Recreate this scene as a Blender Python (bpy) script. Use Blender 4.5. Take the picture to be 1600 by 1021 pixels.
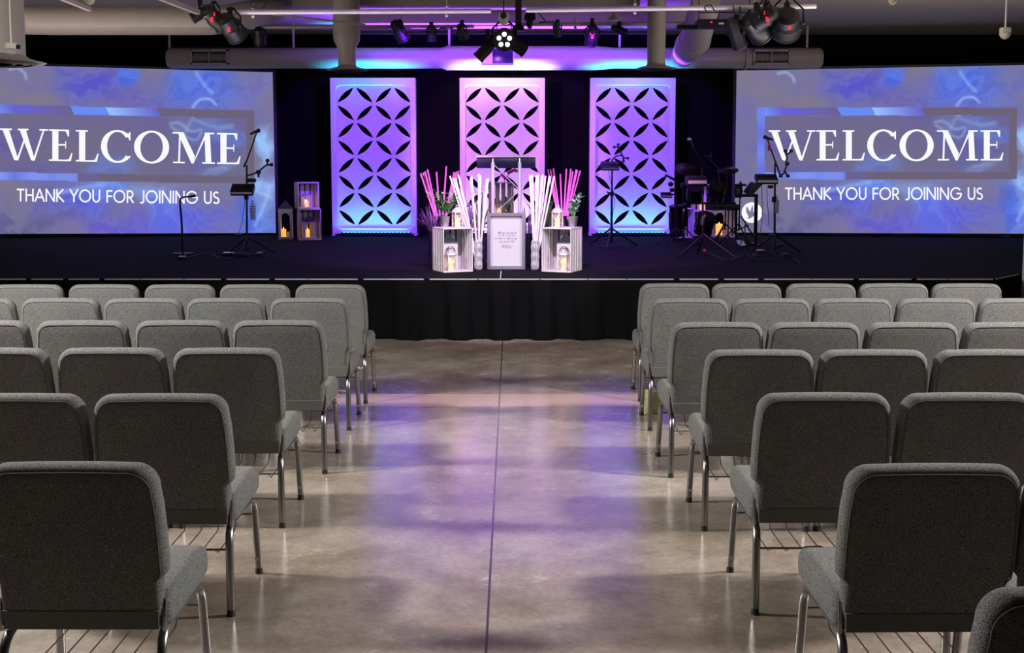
import bpy, bmesh, math, random
from mathutils import Vector, Matrix, noise
R = math.radians
random.seed(7)
for o in list(bpy.data.objects): bpy.data.objects.remove(o)
S = bpy.context.scene
COL = S.collection

# ------------------------------------------------------------------ camera
F, CH, PITCH, HOR = 1850.0, 1.757, R(6.0), 256.0
SH = HOR + F * math.tan(PITCH) - 510.5          # vertical lens shift in pixels (negative = content moved up)
cam_d = bpy.data.cameras.new('camera'); cam = bpy.data.objects.new('camera', cam_d); COL.objects.link(cam)
cam.location = (0, 0, CH); cam.rotation_euler = (R(90) - PITCH, 0, 0)
cam_d.sensor_width = 36; cam_d.lens = 36 * F / 1600; cam_d.shift_y = SH / 1600; cam_d.clip_end = 100
S.camera = cam

def ray(px, py):
    x = (px - 800) / F; u = -(py - 510.5 - SH) / F
    return Vector((x, math.cos(PITCH) + u * math.sin(PITCH), -math.sin(PITCH) + u * math.cos(PITCH)))
def atY(px, py, Y): d = ray(px, py); return Vector((0, 0, CH)) + d * (Y / d.y)
def atZ(px, py, Z): d = ray(px, py); return Vector((0, 0, CH)) + d * ((Z - CH) / d.z)
def mpp(Y): return Y / F                         # metres per pixel near depth Y

# ------------------------------------------------------------------ world, light, exposure
S.view_settings.view_transform = 'Standard'; S.view_settings.look = 'None'
S.view_settings.exposure = 0.0; S.view_settings.gamma = 1.0; S.view_settings.use_curve_mapping = False
w = bpy.data.worlds.new('World'); S.world = w; w.use_nodes = True
w.node_tree.nodes['Background'].inputs[0].default_value = (0.5, 0.5, 0.55, 1)
w.node_tree.nodes['Background'].inputs[1].default_value = 0.005

def light(kind, loc, target, energy, color, name, **k):
    d = bpy.data.lights.new(name, kind); d.energy = energy; d.color = color
    for a, v in k.items(): setattr(d, a, v)
    o = bpy.data.objects.new(name, d); COL.objects.link(o); o.location = loc
    o.rotation_euler = (Vector(target) - Vector(loc)).to_track_quat('-Z', 'Y').to_euler()
    return o
WARM = (1.0, 0.965, 0.925)
for s in (-1, 1):
    light('SPOT', (s * 5.3, 5.45, 3.62), (s * 1.5, 6.4, 0), 2050, WARM, 'house_light', spot_size=R(112), spot_blend=.6, shadow_soft_size=.26)
    light('SPOT', (s * 2.4, 6.0, 3.72), (s * 2.6, 6.6, 0), 190, WARM, 'house_light', spot_size=R(112), spot_blend=.7, shadow_soft_size=.15)
    light('AREA', (s * 5.4, 12.6, 1.9), (s * 5.4, 13.0, 4), 75 if s < 0 else 150, (1, .9, .82), 'added_ceiling_fill', shape='RECTANGLE', size=3.6, size_y=1.6)  # added upward fill to lift the ceiling tone, not a room fitting
light('SPOT', (0, 4.2, 3.72), (0, 5.0, 0), 50, WARM, 'house_light', spot_size=R(110), spot_blend=.8, shadow_soft_size=.35)
DECK = 0.61
YP = atZ(785, 368, DECK).y                       # depth of the lattice panels
YS = atZ(783, 530, 0).y                          # depth of the stage front
PURP = (0.19, 0.018, 1.0)
for cx, col, e in ((584, PURP, 900), (785, (0.80, .26, 1.0), 480), (986, PURP, 900)):
    p = atY(cx, 235, YP)
    light('SPOT', (p.x * .42 if cx != 785 else -1.0, YP - 5.2, 3.40 if cx != 785 else 3.1), (p.x, YP, 1.85), e * 1.65, col, 'stage_wash', spot_size=R(36), spot_blend=.35, shadow_soft_size=.08)
for cx, col, e in ((584, (0.02, .55, .9), 24), (785, (1, .80, .98), 42), (986, (0.02, .55, .9), 24)):
    p = atY(cx, 366, YP - .17)
    light('AREA', (p.x, YP - .27, DECK + .09), (p.x, YP - .36, 3.1), e, col, 'uplight', shape='RECTANGLE', size=1.05, size_y=.05, spread=R(22))
    light('AREA', (p.x, YP - .22, DECK + .09), (p.x, YP + .25, DECK + .85), 3.2 if cx != 785 else 4, col, 'uplight', shape='RECTANGLE', size=1.05, size_y=.05, spread=R(130))
for s in (-1, 1): light('SPOT', (s * .3, YS - 1.2, 3.6), (s * .98, YS + 1.1, 1.80), 1200, (1, .30, .95), 'reed_wash', spot_size=R(34), spot_blend=.6, shadow_soft_size=.05)
light('AREA', (0, 13.1, 2.5), (0, 13.3, 4), 16, (.85, .7, 1), 'added_batten_fill', shape='RECTANGLE', size=6.5, size_y=.1, spread=R(70))  # added unseen uplight that brightens the pipe battens
# front key on the decor, ceiling spill
light('SPOT', (0.1, YS - 1.9, 3.65), (-.1, YS + .65, .98), 700, (.88, .68, 1.0), 'decor_key', spot_size=R(44), spot_blend=.45, shadow_soft_size=.05)
light('AREA', (0, YP - 1.7, 2.9), (0, YP - 1.6, 4.2), 420, (.22, .05, 1), 'ceiling_spill', shape='RECTANGLE', size=4.6, size_y=.3, spread=R(150))
for s in (-1, 1): light('SPOT', (s * 1.3, YP - 2.6, 1.7), (s * 1.1, YP - .3, 3.75), 760, (.15, .035, 1), 'duct_wash', spot_size=R(54), spot_blend=.6, shadow_soft_size=.1)
light('SPOT', (0, YP - 3.4, 3.55), (0, YP - 2.5, DECK), 420, (.16, .06, 1), 'deck_wash', spot_size=R(110), spot_blend=.9, shadow_soft_size=.1)
light('SPOT', (-3.6, YP - 4.2, 3.5), (-3.1, YP, 1.0), 34, (.75, .6, 1), 'side_wash', spot_size=R(34), spot_blend=.8, shadow_soft_size=.1)
light('SPOT', (3.4, YP - 4.2, 3.5), (3.2, YP - .6, .9), 110, (.6, .5, 1), 'side_wash', spot_size=R(30), spot_blend=.8, shadow_soft_size=.1)

# ------------------------------------------------------------------ materials
MATS = {}
def lin(c): return tuple(((v / 255) / 12.92 if v / 255 <= .04045 else ((v / 255 + .055) / 1.055) ** 2.4) for v in c)
def mat(name, rgb, rough=.6, metal=0, var=.12, scale=18, bump=0, spec=.5, emit=None, es=1.0, coat=0, alpha=None, trans=0):
    if name in MATS: return MATS[name]
    m = bpy.data.materials.new(name); m.use_nodes = True; nt = m.node_tree; b = nt.nodes['Principled BSDF']
    c = lin(rgb)
    tc = nt.nodes.new('ShaderNodeTexCoord'); nz = nt.nodes.new('ShaderNodeTexNoise')
    nz.inputs['Scale'].default_value = scale; nz.inputs['Detail'].default_value = 4
    nt.links.new(tc.outputs['Object'], nz.inputs['Vector'])
    rp = nt.nodes.new('ShaderNodeMix'); rp.data_type = 'RGBA'
    rp.inputs['A'].default_value = (*[v * (1 - var) for v in c], 1); rp.inputs['B'].default_value = (*[min(1, v * (1 + var)) for v in c], 1)
    nt.links.new(nz.outputs['Fac'], rp.inputs['Factor']); nt.links.new(rp.outputs['Result'], b.inputs['Base Color'])
    b.inputs['Roughness'].default_value = rough; b.inputs['Metallic'].default_value = metal
    b.inputs['Specular IOR Level'].default_value = spec; b.inputs['Coat Weight'].default_value = coat
    if trans: b.inputs['Transmission Weight'].default_value = trans; b.inputs['IOR'].default_value = 1.3
    if alpha is not None: b.inputs['Alpha'].default_value = alpha
    if emit: b.inputs['Emission Color'].default_value = (*lin(emit), 1); b.inputs['Emission Strength'].default_value = es
    if bump:
        bp = nt.nodes.new('ShaderNodeBump'); bp.inputs['Strength'].default_value = bump; bp.inputs['Distance'].default_value = .01
        nt.links.new(nz.outputs['Fac'], bp.inputs['Height']); nt.links.new(bp.outputs['Normal'], b.inputs['Normal'])
    MATS[name] = m; return m

def fabric_mat():
    m = bpy.data.materials.new('grey_tweed'); m.use_nodes = True; nt = m.node_tree; b = nt.nodes['Principled BSDF']; L = nt.links.new
    tc = nt.nodes.new('ShaderNodeTexCoord')
    n1 = nt.nodes.new('ShaderNodeTexNoise'); n1.inputs['Scale'].default_value = 420; n1.inputs['Detail'].default_value = 3; L(tc.outputs['Object'], n1.inputs['Vector'])
    n2 = nt.nodes.new('ShaderNodeTexNoise'); n2.inputs['Scale'].default_value = 6; L(tc.outputs['Object'], n2.inputs['Vector'])
    cr = nt.nodes.new('ShaderNodeValToRGB'); cr.color_ramp.elements[0].position = .36; cr.color_ramp.elements[1].position = .66
    cr.color_ramp.elements[0].color = (.022, .022, .021, 1); cr.color_ramp.elements[1].color = (.285, .283, .275, 1); L(n1.outputs['Fac'], cr.inputs['Fac'])
    mx = nt.nodes.new('ShaderNodeMix'); mx.data_type = 'RGBA'; mx.blend_type = 'MULTIPLY'; mx.inputs['Factor'].default_value = .25
    L(cr.outputs['Color'], mx.inputs['A']); L(n2.outputs['Color'], mx.inputs['B']); L(mx.outputs['Result'], b.inputs['Base Color'])
    b.inputs['Roughness'].default_value = .95; b.inputs['Specular IOR Level'].default_value = .15
    bp = nt.nodes.new('ShaderNodeBump'); bp.inputs['Strength'].default_value = .5; bp.inputs['Distance'].default_value = .002
    L(n1.outputs['Fac'], bp.inputs['Height']); L(bp.outputs['Normal'], b.inputs['Normal']); return m

def floor_mat():
    m = bpy.data.materials.new('polished_concrete'); m.use_nodes = True; nt = m.node_tree; b = nt.nodes['Principled BSDF']; L = nt.links.new
    tc = nt.nodes.new('ShaderNodeTexCoord')
    def nz(sc, det, dist=0, vec=None, ro=.6):
        n = nt.nodes.new('ShaderNodeTexNoise'); n.inputs['Scale'].default_value = sc; n.inputs['Detail'].default_value = det
        n.inputs['Distortion'].default_value = dist; n.inputs['Roughness'].default_value = ro; L(vec or tc.outputs['Object'], n.inputs['Vector']); return n
    def ramp(src, stops):
        r = nt.nodes.new('ShaderNodeValToRGB'); e = r.color_ramp.elements
        while len(e) < len(stops): e.new(.5)
        for k, (p, c) in enumerate(stops): e[k].position = p; e[k].color = (*c, 1)
        L(src, r.inputs['Fac']); return r
    big = nz(.9, 6, .2); mid = nz(3.2, 10, .15, ro=.78); fine = nz(38, 6, 0, ro=.75)
    base = ramp(big.outputs['Fac'], [(.30, lin((116, 103, 90))), (.5, lin((144, 131, 119))), (.72, lin((164, 154, 145)))])
    spots = ramp(mid.outputs['Fac'], [(.35, (.55, .54, .53)), (.55, (1, 1, 1)), (.72, (1.0, 1.0, 1.0))])
    white = ramp(mid.outputs['Fac'], [(.58, (0, 0, 0)), (.72, (1, 1, 1))])
    fi = ramp(fine.outputs['Fac'], [(.3, (.72, .72, .72)), (.7, (1.12, 1.12, 1.12))])
    def mul(a, c, f=1, bt='MULTIPLY'):
        x = nt.nodes.new('ShaderNodeMix'); x.data_type = 'RGBA'; x.blend_type = bt
        if isinstance(f, (int, float)): x.inputs['Factor'].default_value = f
        else: L(f, x.inputs['Factor'])
        L(a, x.inputs['A'])
        if hasattr(c, 'links'): L(c, x.inputs['B'])
        else: x.inputs['B'].default_value = (*c, 1)
        return x.outputs['Result']
    c = mul(base.outputs['Color'], spots.outputs['Color'], .75); c = mul(c, fi.outputs['Color'], .8)
    wf = nt.nodes.new('ShaderNodeMath'); wf.operation = 'MULTIPLY'; L(white.outputs['Color'], wf.inputs[0]); L(fine.outputs['Fac'], wf.inputs[1])
    c = mul(c, lin((205, 203, 198)), wf.outputs[0], 'MIX')
    # control joints and a warm light patch painted between row shadows, in floor coordinates
    sx = nt.nodes.new('ShaderNodeSeparateXYZ'); L(tc.outputs['Object'], sx.inputs[0])
    def band(axis, v, hw):
        a = nt.nodes.new('ShaderNodeMath'); a.operation = 'SUBTRACT'; L(sx.outputs[axis], a.inputs[0]); a.inputs[1].default_value = v
        d = nt.nodes.new('ShaderNodeMath'); d.operation = 'ABSOLUTE'; L(a.outputs[0], d.inputs[0])
        e = nt.nodes.new('ShaderNodeMath'); e.operation = 'LESS_THAN'; L(d.outputs[0], e.inputs[0]); e.inputs[1].default_value = hw
        return e.outputs[0]
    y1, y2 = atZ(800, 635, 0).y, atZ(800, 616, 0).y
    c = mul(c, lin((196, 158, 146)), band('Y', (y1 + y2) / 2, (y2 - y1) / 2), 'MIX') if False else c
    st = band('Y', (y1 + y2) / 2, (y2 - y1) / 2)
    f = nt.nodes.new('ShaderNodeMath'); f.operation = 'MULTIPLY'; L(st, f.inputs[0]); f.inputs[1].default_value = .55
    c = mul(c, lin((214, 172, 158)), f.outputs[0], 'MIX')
    c = mul(c, (.04, .035, .03), band('X', -.094, .005), 'MIX')
    for yy in (atZ(800, 553, 0).y, y1, atZ(800, 696, 0).y):
        g = nt.nodes.new('ShaderNodeMath'); g.operation = 'MULTIPLY'; L(band('Y', yy, .006), g.inputs[0]); g.inputs[1].default_value = .5
        c = mul(c, (.3, .27, .25), g.outputs[0], 'MIX')
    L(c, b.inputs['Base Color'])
    rr = nt.nodes.new('ShaderNodeMapRange'); rr.inputs['To Min'].default_value = .12; rr.inputs['To Max'].default_value = .24; L(mid.outputs['Fac'], rr.inputs['Value'])
    L(rr.outputs['Result'], b.inputs['Roughness']); b.inputs['IOR'].default_value = 1.95
    bp = nt.nodes.new('ShaderNodeBump'); bp.inputs['Strength'].default_value = .06; bp.inputs['Distance'].default_value = .01
    L(mid.outputs['Fac'], bp.inputs['Height']); L(bp.outputs['Normal'], b.inputs['Normal']); return m

M = dict(
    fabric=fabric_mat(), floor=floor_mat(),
    fabric_dark=mat('dark_tweed_strip', (88, 87, 84), .95, var=.3, scale=300),
    piping=mat('grey_piping', (74, 73, 70), .9, var=.2, scale=200),
    leg=mat('chrome_grey_tube', (150, 150, 152), .28, 1, var=.1), rubber=mat('black_rubber', (16, 16, 16), .6),
    black=mat('black_plastic', (8, 8, 9), .5, var=.3), blackm=mat('black_metal', (13, 13, 15), .4, .5, var=.2),
    wall=mat('black_painted_wall', (15, 15, 14), .95, spec=.1, var=.15, scale=3), rear=mat('dark_grey_wall', (22, 21, 20), .9),
    ceil=mat('painted_ceiling', (150, 140, 128), .85, var=.12, scale=5, bump=.1),
    duct=mat('painted_duct', (158, 148, 142), .5, var=.08, scale=6), pipe=mat('white_pipe', (214, 208, 210), .45, var=.05),
    white=mat('white_painted_panel', (226, 224, 228), .55, var=.04), deck=mat('black_stage_carpet', (5, 4, 15), .9, var=.3, scale=60, bump=.2, spec=.1),
    skirt=mat('black_velvet', (10, 10, 11), .98, spec=.06, var=.25, scale=12), tape=mat('white_edge_tape', (168, 165, 162), .5),
    crate=mat('whitewashed_wood', (214, 208, 212), .7, var=.18, scale=25), greyroof=mat('grey_zinc_roof', (88, 92, 104), .5, .3),
    zinc=mat('galvanised_zinc', (165, 170, 178), .35, .85, var=.25, scale=30), silver=mat('silver_mercury_glass', (240, 238, 244), .22, .55, var=.05),
    glass=mat('lantern_glass', (220, 220, 235), .1, 0, alpha=.18), lmetal=mat('white_lantern_metal', (205, 203, 208), .4, .3),
    wax=mat('lit_candle_wax', (250, 200, 120), .5, emit=(255, 170, 70), es=1.1), flame=mat('candle_flame', (255, 200, 90), .5, emit=(255, 196, 96), es=3.0),
    waxoff=mat('unlit_candle_wax', (222, 216, 205), .5),
    leaf=mat('green_leaf', (98, 146, 82), .5, var=.35, scale=40), leaf2=mat('blue_green_leaf', (120, 170, 136), .45, var=.3, scale=40),
    grass=mat('dark_purple_grass', (112, 92, 140), .6, var=.4, scale=30), magenta=mat('magenta_petal', (214, 30, 150), .5, var=.2),
    stick=mat('white_reed', (240, 236, 240), .6, var=.05), stickp=mat('pink_reed', (248, 150, 232), .6, var=.1),
    fgrey=mat('grey_wood_frame', (128, 120, 136), .6, var=.2, scale=20), paper=mat('white_paper', (206, 203, 210), .8, var=.02),
    ink=mat('grey_purple_ink', (60, 46, 110), .7), navy=mat('navy_acrylic', (20, 16, 60), .3), acry=mat('brushed_white_post', (222, 216, 236), .3, .2),
    red=mat('red_led_display', (230, 20, 40), .5, emit=(255, 30, 50), es=1.6), redcloth=mat('red_cable', (130, 18, 24), .6),
    lens=mat('bright_led_lens', (255, 250, 255), .3, emit=(255, 250, 255), es=3.0), dlens=mat('dark_lens', (46, 44, 60), .1),
    ledc=mat('cyan_led_strip', (60, 230, 255), .3, emit=(90, 235, 255), es=2.2), ledw=mat('white_led_strip', (255, 250, 255), .3, emit=(255, 240, 255), es=2.5),
    strip=mat('white_label_strip', (196, 194, 206), .6, var=.45, scale=90), chrome=mat('chrome', (210, 210, 215), .15, 1),
    cymbal=mat('dark_bronze_cymbal', (52, 44, 40), .3, .9), shell=mat('dark_drum_shell', (30, 26, 48), .25, .3), cream=mat('cream_housing', (206, 200, 178), .6),
    grille=mat('dark_vent_slats', (52, 48, 54), .6), sidew=mat('pale_painted_wall', (178, 170, 180), .8),
    booklet=mat('yellow_green_booklet', (190, 190, 130), .6, var=.5, scale=40), bottle=mat('clear_plastic_bottle', (180, 180, 205), .15, alpha=.55),
)
def emis(name, attr=None, rgb=None, s=1.0):
    m = bpy.data.materials.new(name); m.use_nodes = True; nt = m.node_tree; nt.nodes.clear()
    e = nt.nodes.new('ShaderNodeEmission'); o = nt.nodes.new('ShaderNodeOutputMaterial'); nt.links.new(e.outputs[0], o.inputs[0]); e.inputs['Strength'].default_value = s
    if attr:
        a = nt.nodes.new('ShaderNodeAttribute'); a.attribute_name = attr; nt.links.new(a.outputs['Color'], e.inputs['Color'])
    else: e.inputs['Color'].default_value = (*lin(rgb), 1)
    return m
M['screen'] = emis('projected_picture', 'pic'); M['letter'] = emis('projected_white_lettering', rgb=(250, 250, 252), s=1.0)
M['sgrey'] = emis('projected_grey_emblem', rgb=(128, 120, 158))

# ------------------------------------------------------------------ mesh helpers
class MB:
    def __init__(s): s.v = []; s.f = []
    def add(s, vs, fs): n = len(s.v); s.v += [Vector(v) for v in vs]; s.f += [tuple(i + n for i in f) for f in fs]; return s
    def box(s, c, size, rot=None):
        c = Vector(c); h = Vector(size) / 2; vs = []
        for z in (-1, 1):
            for y in (-1, 1):
                for x in (-1, 1):
                    p = Vector((x * h.x, y * h.y, z * h.z)); vs.append(c + (rot @ p if rot else p))
        return s.add(vs, [(0, 2, 3, 1), (4, 5, 7, 6), (0, 1, 5, 4), (2, 6, 7, 3), (0, 4, 6, 2), (1, 3, 7, 5)])
    def tube(s, pts, r, n=8, cap=True, sq=1.0):
        pts = [Vector(p) for p in pts]; k = len(pts); rs = r if isinstance(r, (list, tuple)) else [r] * k; vs = []; u = None
        for i, p in enumerate(pts):
            t = (pts[min(i + 1, k - 1)] - pts[max(i - 1, 0)]).normalized()
            if u is None: a = Vector((0, 0, 1)) if abs(t.z) < .9 else Vector((1, 0, 0)); u = (a - t * a.dot(t)).normalized()
            else: u = (u - t * u.dot(t)).normalized()
            q = t.cross(u)
            for j in range(n):
                a = 2 * math.pi * (j + .5) / n; vs.append(p + (u * math.cos(a) + q * math.sin(a) * sq) * rs[i])
        fs = [(i * n + j, i * n + (j + 1) % n, (i + 1) * n + (j + 1) % n, (i + 1) * n + j) for i in range(k - 1) for j in range(n)]
        if cap: fs += [tuple(range(n))[::-1], tuple((k - 1) * n + j for j in range(n))]
        return s.add(vs, fs)
    def cyl(s, a, b, r, r2=None, n=16): return s.tube([a, b], [r, r if r2 is None else r2], n)
    def lathe(s, prof, c=(0, 0, 0), n=20, axis=None, facet=None):
        c = Vector(c); q = Vector((0, 0, 1)).rotation_difference(Vector(axis).normalized()) if axis else None; vs = []
        for (r, z) in prof:
            for j in range(n):
                a = 2 * math.pi * j / n; rr = r * (facet(j, z) if facet else 1); p = Vector((rr * math.cos(a), rr * math.sin(a), z)); vs.append(c + (q @ p if q else p))
        k = len(prof); fs = [(i * n + j, i * n + (j + 1) % n, (i + 1) * n + (j + 1) % n, (i + 1) * n + j) for i in range(k - 1) for j in range(n)]
        fs += [tuple(range(n))[::-1], tuple((k - 1) * n + j for j in range(n))]
        return s.add(vs, fs)
    def ball(s, c, r, n=10, sc=(1, 1, 1)):
        c = Vector(c); m = n // 2 + 1; vs = []; 
        for i in range(1, m):
            th = math.pi * i / m
            for j in range(n): a = 2 * math.pi * j / n; vs.append(c + Vector((math.sin(th) * math.cos(a) * sc[0], math.sin(th) * math.sin(a) * sc[1], math.cos(th) * sc[2])) * r)
        k = m - 1; fs = [(i * n + j, (i + 1) * n + j, (i + 1) * n + (j + 1) % n, i * n + (j + 1) % n) for i in range(k - 1) for j in range(n)]
        fs += [tuple(range(n)), tuple((k - 1) * n + j for j in range(n))[::-1]]
        return s.add(vs, fs)
    def poly(s, pts): return s.add(pts, [tuple(range(len(pts)))])
    def merge(s, me, mtx=None):
        return s.add([(mtx @ v.co if mtx else v.co) for v in me.vertices], [tuple(p.vertices) for p in me.polygons])
    def leafblade(s, base, d, L, wd, droop=.3, n=5, side=None):
        base = Vector(base); d = Vector(d).normalized(); sd = side or d.cross(Vector((0, 0, 1))); sd = sd.normalized() if sd.length > .01 else Vector((1, 0, 0)); vs = []; p = base.copy()
        for i in range(n + 1):
            t = i / n; hw = wd * math.sin(math.pi * min(.97, t * .85 + .12)); vs += [p - sd * hw, p + sd * hw + Vector((0, 0, .15 * hw))]
            d = (d + Vector((0, 0, -droop / n))).normalized(); p = p + d * L / n
        return s.add(vs, [(2 * i, 2 * i + 1, 2 * i + 3, 2 * i + 2) for i in range(n)])
    def build(s, name, m, parent=None, smooth=True, bevel=0, seg=2, angle=40, world=False, mods=None):
        off = Vector((0, 0, 0))
        if world and parent is not None:
            r = parent
            while r.parent: r = r.parent
            off = r.location
        me = bpy.data.meshes.new(name); me.from_pydata([tuple(v - off) for v in s.v], [], s.f); me.materials.append(m)
        bm = bmesh.new(); bm.from_mesh(me); bmesh.ops.recalc_face_normals(bm, faces=bm.faces)
        if bevel: bmesh.ops.bevel(bm, geom=[e for e in bm.edges if e.is_manifold and e.calc_face_angle(0) > .6], offset=bevel, segments=seg, affect='EDGES', profile=.5, clamp_overlap=True)
        bm.to_mesh(me); bm.free()
        if smooth:
            me.shade_smooth(); me.set_sharp_from_angle(angle=R(angle))
        o = bpy.data.objects.new(name, me); COL.objects.link(o)
        if parent is not None: o.parent = parent
        return o
def outline_mesh(loops, extrude=.02, bev=0, res=2):
    """filled outline with holes, thickness 2*(extrude+bev) about z=0"""
    cu = bpy.data.curves.new('c', 'CURVE'); cu.dimensions = '2D'; cu.fill_mode = 'BOTH'; cu.extrude = extrude; cu.bevel_depth = bev; cu.bevel_resolution = res; cu.offset = -bev
    for lp in loops:
        sp = cu.splines.new('POLY'); sp.points.add(len(lp) - 1); sp.use_cyclic_u = True
        for i, (x, y) in enumerate(lp): sp.points[i].co = (x, y, 0, 1)
    o = bpy.data.objects.new('c', cu); COL.objects.link(o); dg = bpy.context.evaluated_depsgraph_get()
    me = bpy.data.meshes.new_from_object(o.evaluated_get(dg)); bpy.data.objects.remove(o); bpy.data.curves.remove(cu)
    bm = bmesh.new(); bm.from_mesh(me); bmesh.ops.remove_doubles(bm, verts=bm.verts, dist=1e-5); bm.to_mesh(me); bm.free(); return me
def tag(o, label, cat, group=None, kind=None):
    o['label'] = label; o['category'] = cat
    if group: o['group'] = group
    if kind: o['kind'] = kind
    return o
def thing(name, label, cat, loc=(0, 0, 0), rz=0, group=None):
    o = bpy.data.objects.new(name, None); COL.objects.link(o); o.location = loc; o.rotation_euler = (0, 0, rz); o.empty_display_size = .1
    return tag(o, label, cat, group)
def struct(o): o['kind'] = 'structure'; return o
def copy_tree(o, parent=None):
    c = o.copy(); COL.objects.link(c); c.parent = parent
    for ch in list(o.children): copy_tree(ch, c)
    return c
def dup(root, loc, rz=0, label=None, scale=None):
    c = copy_tree(root); c.location = loc; c.rotation_euler = (0, 0, rz)
    if label: c['label'] = label
    if scale: c.scale = (scale,) * 3
    return c
def rx(a): return Matrix.Rotation(a, 3, 'X')
def rz_(a): return Matrix.Rotation(a, 3, 'Z')
ORD = ['first', 'second', 'third', 'fourth', 'fifth', 'sixth', 'seventh']

# ------------------------------------------------------------------ the room
YW = YP + .95; CZ = atY(300, 54, YW).z
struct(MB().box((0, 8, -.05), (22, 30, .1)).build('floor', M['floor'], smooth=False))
struct(MB().box((0, YW + .1, 2.2), (22, .2, 4.6)).build('wall_back', M['wall'], smooth=False))
struct(MB().box((-10.6, 8, 2.2), (.2, 30, 4.6)).build('wall_left', M['rear'], smooth=False))
struct(MB().box((10.6, 8, 2.2), (.2, 30, 4.6)).build('wall_right', M['rear'], smooth=False))
struct(MB().box((0, -6.1, 2.2), (22, .2, 4.6)).build('wall_rear', M['rear'], smooth=False))
struct(MB().box((0, 8, CZ + .1), (22, 30, .2)).build('ceiling', M['ceil'], smooth=False))
# concrete ribs across the ceiling above the stage
def beam(px0, px1, py0, py1, Y, dep, name):
    a, b = atY(px0, py1, Y), atY(px1, py0, Y); z1 = CZ + .02
    struct(MB().box(((a.x + b.x) / 2, Y + dep / 2, (a.z + z1) / 2), (b.x - a.x, dep, z1 - a.z)).build(name, M['ceil'], smooth=False))
beam(545, 1000, 3, 8, 15.2, .25, 'trim_1'); beam(560, 1110, 27, 36, 16.9, .22, 'trim_2'); beam(640, 935, 34, 41, 17.3, .3, 'trim_3')
beam(405, 530, 0, 10, 15.6, .5, 'trim_4')
# pale wall pier at the far right end of the stage
pe = atY(1597, 430, YS + .4)
struct(MB().box((pe.x + .6, YS + .325, 1.9), (1.2, .15, 3.9)).build('wall_pier', M['sidew'], smooth=False))

# ------------------------------------------------------------------ stage
st = thing('stage', 'low black carpeted stage with black pleated skirt and white edge line', 'stage', (0, YS, 0))
xr = atY(1556, 432, YS).x; xr2 = atY(1591, 427, YS + .5).x
loop = [(-8.6, YS), (xr, YS), (xr2, YS + .5), (9.6, YS + .8), (9.6, YW - .02), (-8.6, YW - .02)]
mb = MB(); n = len(loop)
mb.add([(x, y, DECK - .05) for x, y in loop] + [(x, y, DECK) for x, y in loop], [tuple(range(n))[::-1], tuple(range(n, 2 * n))] + [(i, (i + 1) % n, n + (i + 1) % n, n + i) for i in range(n)])
dk = mb.build('deck', M['deck'], st, smooth=False, world=True)
# pleated skirt
mb = MB(); N = 1500; vs = []; path = [(-8.6, YS), (xr, YS), (xr2, YS + .5)]
def fold(x): return .045 * math.sin(x * 12 + 2.2 * math.sin(x * 1.7)) + .016 * math.sin(x * 41 + 2 * math.sin(x * 3.1)) + .01 * noise.noise(Vector((x * 5, 0, 0)))
for i in range(N + 1):
    x = -8.6 + (xr + 8.6) * i / N; f = fold(x)
    for k, z in enumerate((DECK - .012, DECK - .04, .35, .12, .004 + .012 * (1 + math.sin(x * 9)) * .5)):
        vs.append((x, YS - .045 + f * (.15, .5, .9, 1.1, 1.3)[k] - .03 * (k / 4), z))
mb.add(vs, [(i * 5 + k, (i + 1) * 5 + k, (i + 1) * 5 + k + 1, i * 5 + k + 1) for i in range(N) for k in range(4)])
mb.add([(xr, YS - .05, DECK - .012), (xr2, YS + .45, DECK - .012), (xr2, YS + .45, 0.01), (xr, YS - .05, .01)], [(0, 1, 2, 3)])
mb.build('skirt', M['skirt'], st, world=True, angle=60)
mb = MB(); x = -6.0
while x < xr - .1:
    L = random.uniform(.28, .62); g = random.choice((.01, .015, .06)); e = min(x + L, xr); mb.box(((x + e) / 2, YS - .006, DECK - .004), (e - x, .02, .010)); x = e + g
a = Vector((xr, YS - .01, DECK - .004)); b = Vector((xr2, YS + .49, DECK - .004)); mb.cyl(a, b, .006, n=6)
mb.build('edge_strip', M['tape'], st, smooth=False, world=True)
p = atZ(783, 424, DECK); mb = MB().box((p.x, (p.y + YS) / 2 + .02, DECK + .001), (.012, p.y - YS, .003)); mb.build('tape_mark', M['tape'], st, smooth=False, world=True)

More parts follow.
